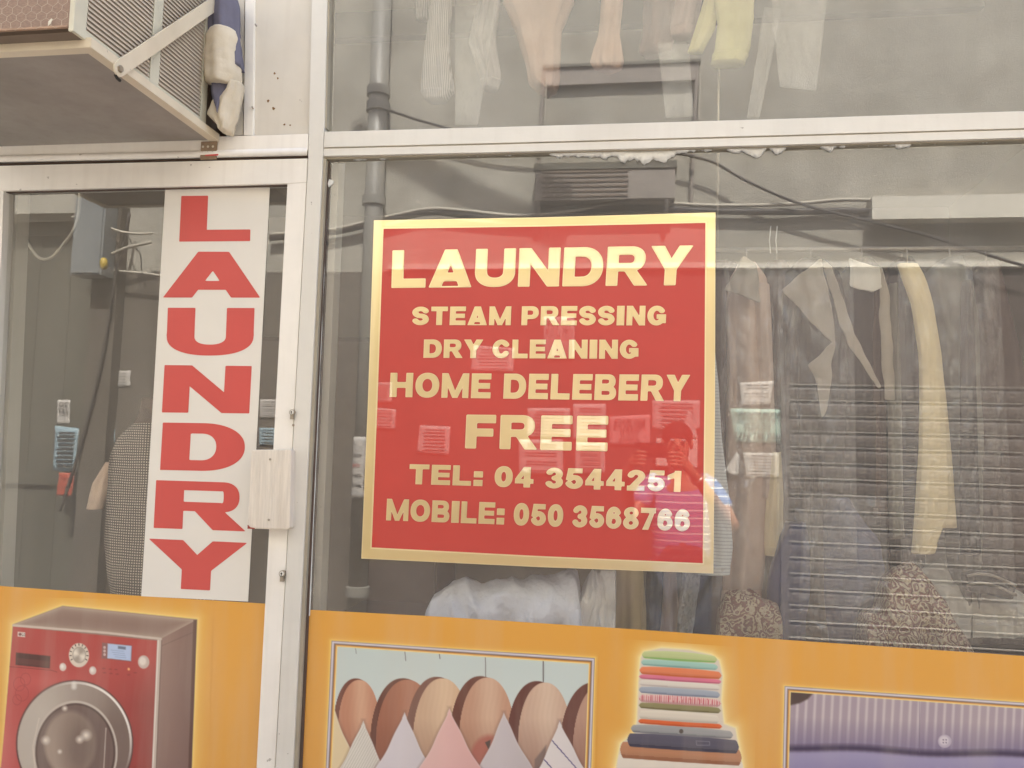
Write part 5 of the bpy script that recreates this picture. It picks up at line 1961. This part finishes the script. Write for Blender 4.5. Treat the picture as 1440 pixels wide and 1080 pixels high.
# soil pipe with collars
xpipe = (RF(504, 500, WD - .1).x + RF(530, 500, WD - .1).x) / 2
rp = (RF(530, 500, WD - .1).x - RF(504, 500, WD - .1).x) / 2
pipe = thing('drain_pipe', 'grey drain pipe with collars on the opposite wall mirrored left of the red sign', 'pipe', (xpipe, YO + .09, 0))
child('barrel', *tube_vf([(xpipe, YO + .10, 0), (xpipe, YO + .10, 5.5)], rp, 20), M_PIPE, pipe, smooth=True)
for v in (130, 152, 283, 832):
    z = RF(517, v, WD - .1).z
    child('collar', *tube_vf([(xpipe, YO + .10, z - .035), (xpipe, YO + .10, z - .03), (xpipe, YO + .10, z + .03), (xpipe, YO + .10, z + .035)], [rp, rp + .016, rp + .016, rp], 20), M_PIPE, pipe, smooth=False)
for z in (.9, 3.6):
    box('pipe_clip', (xpipe - rp - .02, YO + .001, z), (xpipe + rp + .02, YO + .10 - rp * .3, z + .03), M_STEEL, pipe)


def wall_cable(name, label, px, w, r, m, seg=8):
    v, f = tube_vf(spline([RF(u, v_, w) for u, v_ in px], seg), r, 8)
    o = child(name, v, f, m, None, smooth=True)
    tag(o, label, 'cable')
    return o


wall_cable('wall_cable', 'thick black cable swagged in shallow waves along the opposite wall', [(380, 330), (470, 322), (530, 308), (600, 294), (650, 296), (725, 303), (790, 299), (870, 286), (940, 286), (1005, 289), (1100, 288), (1180, 281), (1240, 282), (1330, 286), (1460, 272), (1700, 250)], WD - .06, .013, M_PALECABLE)
wall_cable('wall_cable', 'second black cable hung just below the wavy cable on the opposite wall', [(380, 335), (470, 326), (530, 313), (600, 299), (650, 302), (725, 308), (790, 305), (870, 293), (940, 294), (1005, 297), (1100, 298), (1180, 296), (1240, 296), (1460, 282), (1700, 262)], WD - .045, .022, M_CABLE)
wall_cable('sagging_cable', 'thin dark cable sagging down to the right from the pipe collar', [(524, 148), (600, 172), (700, 196), (860, 205), (985, 222), (1050, 255), (1120, 285), (1210, 308), (1300, 330), (1370, 352), (1460, 378), (1700, 430)], WD - .10, .010, M_CABLE)
wall_cable('wall_cable', 'short pale wire looped from the pilaster to the grey meter box', [(100, 305), (126, 306), (150, 318), (170, 326), (195, 329), (214, 328)], WD - .16, .009, M_PALECABLE)
wall_cable('wall_cable', 'bright white wire rising to the right above the yellow plug', [(140, 361), (160, 356), (180, 348), (198, 344), (212, 341)], WD - .14, .012, M_PALECABLE)
wall_cable('wall_cable', 'thin black wire dropping from the bright white wire by the meter box', [(178, 327), (186, 344), (197, 358), (199, 380)], WD - .12, .005, M_CABLE)
wall_cable('wall_cable', 'pair of pale wires strung level above the notices left of the LAUNDRY strip', [(160, 381), (200, 384), (240, 390), (300, 398)], WD - .10, .010, M_PALECABLE)
wall_cable('downpipe_cable', 'dark slanting flex in front of the wall left of the LAUNDRY strip', [(182, 300), (172, 350), (160, 400), (140, 520), (110, 640), (84, 720)], WD - .12, .012, M_CABLE)
yp_ = child('yellow_plug', *tube_vf([RF(146, 363, WD - .30), RF(146, 366, WD - .30), RF(146, 376, WD - .30), RF(146, 379, WD - .30)], [.012, .024, .024, .012], 14), mat('yellow_plastic', lin(186, 158, 56), .5), None, smooth=True)
tag(yp_, 'yellow plug hanging at the end of the bright white wire', 'plug')
# trunking line
p0_, p1_ = RF(420, 376, WD - .03), RF(1700, 371, WD - .03)
zt2 = RF(1000, 372, WD - .03).z
tr_ = box('cable_trunking', (xpipe + rp + .03, YO + .001, zt2 - .022), (8, YO + .035, zt2 + .012), M_WHITEWALL)
tag(tr_, 'thin white cable trunking running level along the opposite wall', 'trunking')

xs0 = RF(1110, 700, WD - .02).x
zsh1_ = RF(1110, 540, WD - .02).z
box('painted_dado', (xpipe + .001, YO + .0005, 0.001), (xs0 - .052, YO + .004, zt2 - .03), M_DADO, opp)
box('painted_dado', (xs0 - .0515, YO + .0005, zsh1_ + .008), (8, YO + .004, zt2 - .03), M_DADO, opp)
box('painted_dado', (xs0 + 2.76, YO + .0005, 0.001), (8, YO + .0035, zsh1_ + .007), M_DADO, opp)
box('painted_dado', (xp1 + .001, YO + .0005, 0.001), (xpipe - .001, YO + .004, zt2 - .03), M_DADO2, opp)
# canopy frame and air conditioner on the opposite wall
cg = thing('wall_mounted_cage', 'dark steel cage fixed high on the opposite wall mirrored in the upper pane', 'cage', RF(870, 140, WD))
zc1, zc0 = RF(870, 88, WD - .05).z, RF(870, 116, WD - .05).z
xc0, xc1 = RF(762, 110, WD - .05).x, RF(985, 110, WD - .05).x
M_CAGE = mat('brown_cage_steel', lin(140, 131, 122), .7, var=.15)
box('top_sheet', (xc0, YO + .001, zc1 - .02), (xc1, YO + .06, zc1), M_OLIVE, cg)
box('front_panel', (xc0 + .02, YO + .03, zc0), (xc1 - .02, YO + .045, zc1 - .021), M_CAGE, cg)
box('side_panel', (xc0 + .02, YO + .001, zc0), (xc0 + .035, YO + .029, zc1 - .021), M_CAGE, cg)
box('side_panel', (xc1 - .035, YO + .001, zc0), (xc1 - .02, YO + .029, zc1 - .021), M_CAGE, cg)
zlow = RF(745, 300, WD - .05).z
for x, q in ((xc0 + .01, 0), (xc1 - .02, 1)):
    child('post', *tube_vf([(x, YO + .04, zc1 - .02), (x - .03, YO + .035, zlow)], .012, 8), M_CAGE, cg)
    child('rope', *tube_vf([(x + .02, YO + .05, zc0 + .05), (x + .015, YO + .05, zlow + .6)], .005, 6), M_PALECABLE, cg)
ac2 = thing('wall_air_conditioner', 'brown air conditioner on a shelf on the opposite wall mirrored just below the transom', 'air conditioner', RF(850, 280, WD))
za1, za0 = RF(850, 237, WD - .14).z, RF(850, 280, WD - .14).z
xa0, xa1 = RF(752, 260, WD - .14).x, RF(950, 260, WD - .14).x
box('case', (xa0, YO + .001, za0), (xa1, YO + .13, za1), M_CAGE, ac2, bevel=.006)
box('top_cover', (xa0 - .01, YO + .001, za1 + .001), (xa1 + .01, YO + .14, za1 + .045), M_OLIVE, ac2)
for k in range(6):
    z = za0 + .02 + k * (za1 - za0 - .04) / 5
    box('grille_bar', (xa0 + .05, YO + .1305, z), (xa1 - .3, YO + .137, z + .012), M_ACDARK, ac2)
for x in (xa0 + .02, xa1 - .05):
    child('strut', *tube_vf([(x, YO + .12, za0 - .001), (x - .02, YO + .005, za0 - .22)], .014, 8), M_CAGE, ac2)
# unseen tube added overhead to cast the slanting shadow on the wall
A_, B_ = RF(500, 190, WD), RF(790, 330, WD)
ob = child('shadow_caster_tube', *tube_vf([A_ - SUN_DIR * 5.6, (A_ * .5 + B_ * .5) - SUN_DIR * 5.0 - Vector((0, 0, .03)), B_ - SUN_DIR * 4.4], .06, 10), M_CABLE, None, smooth=True)
tag(ob, 'unseen black tube added high over the alley to cast a slanting shadow', 'cable')

# white lintel and roller shutter
xs0 = RF(1110, 700, WD - .02).x
zsh1 = RF(1110, 540, WD - .02).z
lt = box('shutter_lintel', (RF(1225, 290, WD - .1).x, YO + .001, RF(1330, 308, WD - .1).z), (8, YO + .12, RF(1330, 276, WD - .1).z), M_WHITEWALL)
tag(lt, 'white painted lintel box above the roller shutter on the opposite wall', 'lintel')
sh = thing('roller_shutter', 'brown grey roller shutter with bright slat edges mirrored behind the coats', 'shutter', (xs0 + 1, YO, 0))
ns = 20
ps = zsh1 / ns
xs1 = xs0 + 2.7
me = bpy.data.meshes.new('slat')
sec = [(.003, 0), (.016, .004), (.022, ps * .3), (.022, ps * .62), (.014, ps * .86), (.014, ps * .90), (.032, ps * .90), (.032, ps * .955), (.010, ps * .965), (.003, ps - .002)]
k_ = len(sec)
vv = [(0, y, z) for y, z in sec] + [(xs1 - xs0, y, z) for y, z in sec]
ff = [tuple(range(k_)), tuple(range(2 * k_ - 1, k_ - 1, -1))] + [(i, k_ + i, k_ + (i + 1) % k_, (i + 1) % k_) for i in range(k_)]
me.from_pydata(vv, [], ff)
bm = bmesh.new()
bm.from_mesh(me)
bmesh.ops.recalc_face_normals(bm, faces=bm.faces)
bm.to_mesh(me)
bm.free()
me.materials.append(M_SLAT)
me.materials.append(M_SLATLIP)
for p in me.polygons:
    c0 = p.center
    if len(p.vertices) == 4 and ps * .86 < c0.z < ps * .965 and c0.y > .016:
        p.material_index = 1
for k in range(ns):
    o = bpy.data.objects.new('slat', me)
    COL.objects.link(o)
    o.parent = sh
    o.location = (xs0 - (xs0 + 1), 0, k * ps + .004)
box('guide_rail', (xs0 - .05, YO + .001, 0.001), (xs0 - .002, YO + .03, zsh1 + .004), M_SLAT, sh)
box('guide_rail', (xs1 + .002, YO + .001, 0.001), (xs1 + .05, YO + .03, zsh1 + .004), M_SLAT, sh)

# meter box, electric box, notices
mb_ = thing('meter_box', 'grey blue sheet metal meter box mirrored in the top of the door glass', 'box', RF(125, 390, WD - .16))
pa, pb = RF(101, 388, WD - .22), RF(152, 278, WD - .22)
box('case', (pa.x, YO + .101, pa.z), (pb.x, YO + .24, pb.z), mat('blue_grey_steel', lin(122, 126, 126), .5), mb_, bevel=.006)
box('lid', (pa.x + .015, YO + .2405, pa.z + .015), (pb.x - .015, YO + .248, pb.z - .015), mat('blue_grey_steel', lin(122, 126, 126), .5), mb_)
eb = thing('electric_box', 'pale steel electric box with a lock mirrored beside the last digits on the sign', 'box', RF(950, 655, WD))
pa, pb = RF(922, 656, WD - .09), RF(981, 618, WD - .09)
box('case', (pa.x, YO + .001, pa.z), (pb.x, YO + .085, pb.z), M_PANEL, eb, bevel=.004)
box('door', (pa.x + .008, YO + .0855, pa.z + .008), (pb.x - .008, YO + .09, pb.z - .008), M_PANEL, eb)
child('lock', *tube_vf([RF(928, 637, WD - .09), RF(928, 637, WD - .105)], .008, 10), M_STEEL, eb)


def notice(label, px, m, text=None, ink=M_INK, size=.03, lines=0, w=WD - .006, rot=0.0, curl=True, name='notice'):
    """paper glued on the opposite wall; px = photo quad of its mirror image (tl, tr, br, bl)"""
    nu, nv = 8, 8
    cpt = RF(sum(p[0] for p in px) / 4, sum(p[1] for p in px) / 4, w)
    t = thing(name, label, 'notice', cpt, 'notices on the opposite wall')
    verts, faces = [], []
    sd_ = random.random() * 50
    for j in range(nv + 1):
        for i in range(nu + 1):
            u, v = bil(px, i / nu, 1 - j / nv)
            p = RF(u, v, w)
            e = max(abs(i / nu - .5), abs(j / nv - .5)) * 2
            p.y += .002 + .004 * abs(mnoise.noise(Vector((i * .5 + sd_, j * .5, sd_)))) + (.010 * max(0, e - .8) * 5 * abs(mnoise.noise(Vector((i * .3, j * .3, sd_)))))
            verts.append(p)
    for j in range(nv):
        for i in range(nu):
            a_ = j * (nu + 1) + i
            faces.append((a_, a_ + 1, a_ + nu + 2, a_ + nu + 1))
    o = child('sheet', verts, faces, m, t, smooth=True)
    md = o.modifiers.new('thickness', 'SOLIDIFY')
    md.thickness = .0006
    wd_ = abs(RF(px[1][0], px[1][1], w).x - RF(px[0][0], px[0][1], w).x)
    ht = abs(RF(px[3][0], px[3][1], w).z - RF(px[0][0], px[0][1], w).z)
    yk = cpt.y + .0145
    if text:
        n = len(text)
        for k, (s_, rel) in enumerate(text):
            if not s_:
                continue
            tot = sum(r for _, r in text)
            zc = cpt.z + ht * .42 - ht * .84 * (sum(r for _, r in text[:k]) + rel / 2) / tot
            tv_, tf_ = small_text(s_, 1.0)
            xs_ = [p[0] for p in tv_]
            wid = max(xs_) - min(xs_)
            sc = min(ht * .84 * rel / tot * 1.05, wd_ * .88 / max(wid, .01))
            vv_ = [Vector((cpt.x - p[0] * sc, yk, zc + p[1] * sc)) for p in tv_]
            child('print', vv_, [f for f in tf_], ink, t)
    if lines:
        parts = []
        for k in range(lines):
            z = cpt.z + ht * (.36 - .74 * k / max(1, lines - 1))
            l_ = wd_ * (.36 - .10 * ((k * 7 + 3) % 5) / 5)
            parts.append(box_vf((cpt.x - l_, yk, z - ht * .018), (cpt.x + wd_ * .36, yk + .0006, z + ht * .018)))
        o = child('text_rows', *merge(parts), ink, t)
        tag(o, kind='stuff')
    return t


def Q(u0, v0, u1, v1, s=0.0, k=0.0):
    return ((u0 + k, v0), (u1 + k, v0 + s), (u1, v1 + s), (u0, v1))


notice('mint green notice advertising a room in black letters right of the red sign', ((1027, 574), (1099, 576), (1099, 624), (1034, 622)), M_MINT,
       [('ROOM AVAILABLE', 1.0), ('1 BHK STUDIO FLAT', 1.0), ('LOCATION', .9), ('CONTACT', .9), ('050 281 6453', 1.5)])
notice('white notice with few marks directly above the mint green notice', ((1040, 538), (1088, 536), (1082, 570), (1043, 570)), M_PAPER, None, lines=3)
notice('white notice with a heavy bottom edge directly below the mint green notice', ((1045, 637), (1095, 637), (1095, 671), (1050, 672)), M_PAPER, None, lines=7)
notice('pink notice offering bed space right of the word FREE', ((857, 586), (914, 583), (914, 628), (857, 626)), M_PINKPAPER, [('BED SPACE', 1.4), ('AVAILABLE FOR', 1), ('COUPLES', 1), ('', .5), ('CONTACT', .8), ('050 2281378', .9)])
notice('large white notice near the right edge of the red sign above the electric box', Q(917, 563, 984, 604), M_PAPER, None, lines=6)
notice('white rounded notice in the middle left of the red sign', ((591, 598), (634, 600), (632, 641), (587, 637)), M_PAPER, None, lines=7)
notice('white notice at the height of DRY CLEANING with a curled lower edge', ((667, 486), (724, 490), (722, 524), (662, 522)), M_PAPER, None, lines=4)
notice('tall printed sheet in the middle of the red sign below STEAM PRESSING', Q(765, 446, 808, 507), M_PAPER, [('TO LET', 1.3), ('FAMILY ROOM', 1), ('NEAR METRO', 1), ('NO COMMISSION', 1), ('PLEASE CALL', 1), ('055 4412 908', 1)])
notice('white sheet with four bars of print below the word FREE', Q(730, 618, 792, 668), M_PAPER, None, lines=4)
notice('white sheet with rows of print behind the middle of FREE', Q(742, 574, 802, 616), M_PAPER, None, lines=8)
notice('narrow tall sheet left of the pink bed space notice', Q(806, 568, 852, 620), M_PAPER, None, lines=5)
notice('narrow sheet hanging under the narrow tall one', Q(809, 622, 851, 666), M_PAPER, None, lines=6)
notice('white notice at the left border of the red sign', ((517, 572), (558, 576), (556, 604), (518, 602)), M_PAPER, None, lines=6)
notice('white notice above the one at the left border of the sign', Q(513, 538, 552, 566), M_PAPER, None, lines=7)
notice('torn white paper scrap at the right border of the red sign', ((967, 578), (972, 580), (982, 618), (958, 612)), M_PAPER, None, w=WD - .02)
notice('torn white paper scrap between the tan coat and the sign', ((1036, 636), (1040, 640), (1038, 670), (1018, 664)), M_PAPER, None, w=WD - .02)
notice('small white sheet with large capitals on the olive gate', Q(80, 562, 98, 596, 0, 1), M_PAPER, [('TO', 1.2), ('LET', 1.2), ('', 1.5)], w=WD - .0)
notice('bluish notice below the small white sheet on the gate', ((78, 598), (112, 602), (106, 664), (75, 662)), M_BLUEPAPER, None, lines=9, w=WD - .06)
notice('orange red notice at the foot of the bluish notice', ((84, 665), (106, 665), (102, 699), (80, 697)), M_REDPAPER, None, lines=3, ink=M_REDINK, w=WD - .06)
notice('small pale notice on the wall right of the pilaster', Q(148, 604, 163, 622), M_BLUEPAPER, None, lines=2)
notice('crumpled clear bag like sheet glued to the wall left of the LAUNDRY strip', Q(143, 524, 184, 546, -3), M_PAPER, None, lines=5)
notice('printed sheet mirrored in the narrow glass strip by the door handle', Q(366, 562, 392, 588), M_PAPER, None, lines=4)
notice('second sheet mirrored just above the door handle', Q(365, 602, 388, 626), M_BLUEPAPER, None, lines=5)
# notice wrapped round the pipe
pn = thing('notice', 'torn notice with red and black print wrapped round the drain pipe', 'notice', (xpipe - .06, YO + .1, RF(490, 665, WD - .2).z), 'notices on the opposite wall')
vs, fs = [], []
z1_, z0_ = RF(492, 614, WD - .2).z, RF(492, 702, WD - .2).z
for j in range(13):
    for i in range(9):
        an = rad(60 + 110 * i / 8)
        rr = rp + .004 + .003 * mnoise.noise(Vector((i * .4, j * .5, 2)))
        z = z1_ + (z0_ - z1_) * j / 12
        cutn = 10 * mnoise.noise(Vector((j * .6, 4.4, 0)))
        an += rad(cutn if i in (0, 8) else 0)
        vs.append((xpipe + rr * math.cos(an), YO + .10 + rr * math.sin(an), z))
fs = [(j * 9 + i, j * 9 + i + 1, j * 9 + i + 10, j * 9 + i + 9)[::-1] for j in range(12) for i in range(8)]
o = child('sheet', vs, fs, M_PAPER, pn, smooth=True)
md = o.modifiers.new('thickness', 'SOLIDIFY')
md.thickness = .0006
for k, (s_, m_) in enumerate((('ROOM', M_INK), ('CALL', M_REDINK), ('055 810', M_INK), ('METRO', M_INK))):
    tv_, tf_ = small_text(s_, .03)
    zc = z1_ + (z0_ - z1_) * (.3 + .16 * k)
    vv_ = []
    for p in tv_:
        an = rad(120) + p[0] / rp
        vv_.append((xpipe + (rp + .0088) * math.cos(an), YO + .10 + (rp + .0088) * math.sin(an), zc + p[1]))
    child('print', vv_, tf_, m_, pn)

# ================================================================== THE PHOTOGRAPHER
M_SKIN = mat('skin', lin(176, 124, 98), .5, var=.05)
M_SHIRT = stripe_mat('blue_striped_shirt', lin(96, 122, 172), lin(224, 226, 228), 'Z', .042, .17)
M_JEANS = C_('dark_jeans', (70, 72, 84))
M_HAIR = C_('black_hair', (36, 30, 28), rough=.6)
M_PHONE = mat('black_phone', lin(30, 30, 32), .2)


def skin(name, chains, m, parent, levels=2, extra=None):
    """one continuous skinned body: chains of (point, radius); the first point of a later chain may be a key"""
    vs, es, rs, keys = [], [], [], {}
    for ch in chains:
        prev = None
        for it in ch:
            if isinstance(it, str):
                prev = keys[it]
                continue
            key = it[2] if len(it) > 2 else None
            vs.append(it[0])
            rs.append(it[1])
            i = len(vs) - 1
            if key:
                keys[key] = i
            if prev is not None:
                es.append((prev, i))
            prev = i
    off = Vector(parent.location)
    me = bpy.data.meshes.new(name)
    me.from_pydata([tuple(Vector(v) - off) for v in vs], es, [])
    o = link(name, me, m, parent)
    md = o.modifiers.new('skin', 'SKIN')
    md.use_smooth_shade = True
    for i, r in enumerate(rs):
        r = r if isinstance(r, tuple) else (r, r)
        me.skin_vertices[0].data[i].radius = r
        me.skin_vertices[0].data[i].use_root = (i == 0)
    sb = o.modifiers.new('subdivision', 'SUBSURF')
    sb.levels = levels
    sb.render_levels = levels
    return o


bx, by = .25, -2.60
per = thing('person', 'person in a blue shirt with white stripes holding up a phone, mirrored in the glass', 'person', (bx, by, 0))
V3 = Vector
hipz, shz = .88, 1.31


def arm(side):
    if side > 0:
        sh_, el_, wr_, pm_ = V3((bx + .17, by, shz)), V3((bx + .27, by + .20, 1.09)), V3((.30, by + .40, 1.37)), V3((.225, by + .445, 1.455))
    else:
        sh_, el_, wr_, pm_ = V3((bx - .17, by, shz)), V3((bx - .29, by + .18, 1.10)), V3((-.05, by + .40, 1.37)), V3((-.02, by + .445, 1.455))
    return sh_, el_, wr_, pm_


chains = [[(V3((bx, by, hipz)), (.15, .11), 'pelvis'), (V3((bx, by + .01, 1.05)), (.13, .10)), (V3((bx, by, 1.22)), (.15, .11), 'chest'), (V3((bx, by, 1.34)), (.075, .065), 'neckbase'),
           (V3((bx - .02, by + .03, 1.41)), (.055, .055)), (V3((bx - .03, by + .055, 1.47)), (.07, .085)), (V3((bx - .03, by + .06, 1.55)), (.076, .092)), (V3((bx - .03, by + .05, 1.62)), (.055, .065))]]
for s in (-1, 1):
    sh_, el_, wr_, pm_ = arm(s)
    ch = ['chest', (sh_, .058), (sh_ * .5 + el_ * .5, .045), (el_, .038), (el_ * .45 + wr_ * .55, .036), (wr_, .025), (pm_, (.018, .032), 'palm%d' % s)]
    chains.append(ch)
    for k in range(4):
        base = pm_ + V3((-s * .004, .014, .030 - .02 * k))
        k1 = base + V3((-s * .018, .028, .004))
        k2 = k1 + V3((-s * .028, .010, .0))
        k3 = k2 + V3((-s * (.020 - .004 * abs(k - 1)), -.006, -.002))
        chains.append(['palm%d' % s, (base, .010), (k1, .009), (k2, .0085), (k3, .007)])
    chains.append(['palm%d' % s, (pm_ + V3((-s * .02, -.012, -.02)), .011), (pm_ + V3((-s * .045, -.008, -.028)), .009), (pm_ + V3((-s * .062, -.004, -.024)), .0075)])
    hip = V3((bx + s * .09, by, hipz - .06))
    chains.append(['pelvis', (hip, .088), (V3((bx + s * .10, by + .015, .47)), .058), (V3((bx + s * .105, by - .01, .28)), .052), (V3((bx + s * .11, by - .02, .09)), .038), (V3((bx + s * .115, by + .06, .045)), (.04, .035)), (V3((bx + s * .12, by + .15, .035)), (.035, .028))])
skin('body', chains, M_SKIN, per)
# face: nose, eyes, mouth, ears, and hair
hc = V3((bx - .03, by + .06, 1.545))


def blob(name, c_, r, m, parent, n=12):
    vs_, fs_ = [], []
    for i in range(n + 1):
        ph = math.pi * i / n
        for k in range(n * 2):
            th_ = math.pi * k / n
            vs_.append(V3((c_.x + r[0] * math.sin(ph) * math.cos(th_), c_.y + r[1] * math.sin(ph) * math.sin(th_), c_.z + r[2] * math.cos(ph))))
    for i in range(n):
        for k in range(n * 2):
            k2 = (k + 1) % (2 * n)
            fs_.append((i * 2 * n + k, (i + 1) * 2 * n + k, (i + 1) * 2 * n + k2, i * 2 * n + k2))
    return child(name, vs_, fs_, m, parent, smooth=True)


blob('nose', hc + V3((0, .092, -.015)), (.013, .018, .022), M_SKIN, per, 8)
for s in (-1, 1):
    blob('eye', hc + V3((s * .031, .080, .012)), (.013, .010, .009), M_PAPER, per, 8)
    blob('ear', hc + V3((s * .078, .0, -.005)), (.010, .020, .032), M_SKIN, per, 8)
blob('mouth', hc + V3((0, .083, -.055)), (.024, .008, .007), M_REDPAPER, per, 8)
blob('hair', hc + V3((0, -.022, .035)), (.088, .095, .085), M_HAIR, per, 14)
# clothes
sl = [[(V3((bx, by, .76)), (.18, .13), 'r'), (V3((bx, by + .01, 1.0)), (.175, .125)), (V3((bx, by, 1.22)), (.185, .13), 'chest'), (V3((bx, by, 1.335)), (.085, .075))]]
for s in (-1, 1):
    sh_, el_, wr_, pm_ = arm(s)
    sl.append(['chest', (sh_, .072), (sh_ * .62 + el_ * .38, .064), (sh_ * .38 + el_ * .62, .062)])
skin('shirt', sl, M_SHIRT, per)
tl = [[(V3((bx, by, .86)), (.158, .118), 'r')]]
for s in (-1, 1):
    tl.append(['r', (V3((bx + s * .09, by, hipz - .07)), .098), (V3((bx + s * .10, by + .012, .47)), .074), (V3((bx + s * .105, by - .01, .28)), .068), (V3((bx + s * .11, by - .015, .10)), .062)])
skin('trousers', tl, M_JEANS, per)
for s in (-1, 1):
    blob('shoe', V3((bx + s * .117, by + .07, .048)), (.05, .13, .047), M_HAIR, per, 10)
_, el_, wr_, _ = arm(1)
d_ = (wr_ - el_).normalized()
child('bracelet', *tube_vf([wr_ - d_ * .028, wr_ - d_ * .012], [.036, .036], 16), M_STEEL, per, smooth=True)
ph = thing('phone', 'black phone held level in both hands in front of the face', 'phone', (.07, -2.118, 1.5))
box('body', (-.012, -2.122, 1.462), (.150, -2.1135, 1.538), M_PHONE, ph, bevel=.003)
child('lens_ring', *tube_vf([(0.0, -2.1134, 1.5), (0.0, -2.1115, 1.5)], .008, 16), M_STEEL, ph)
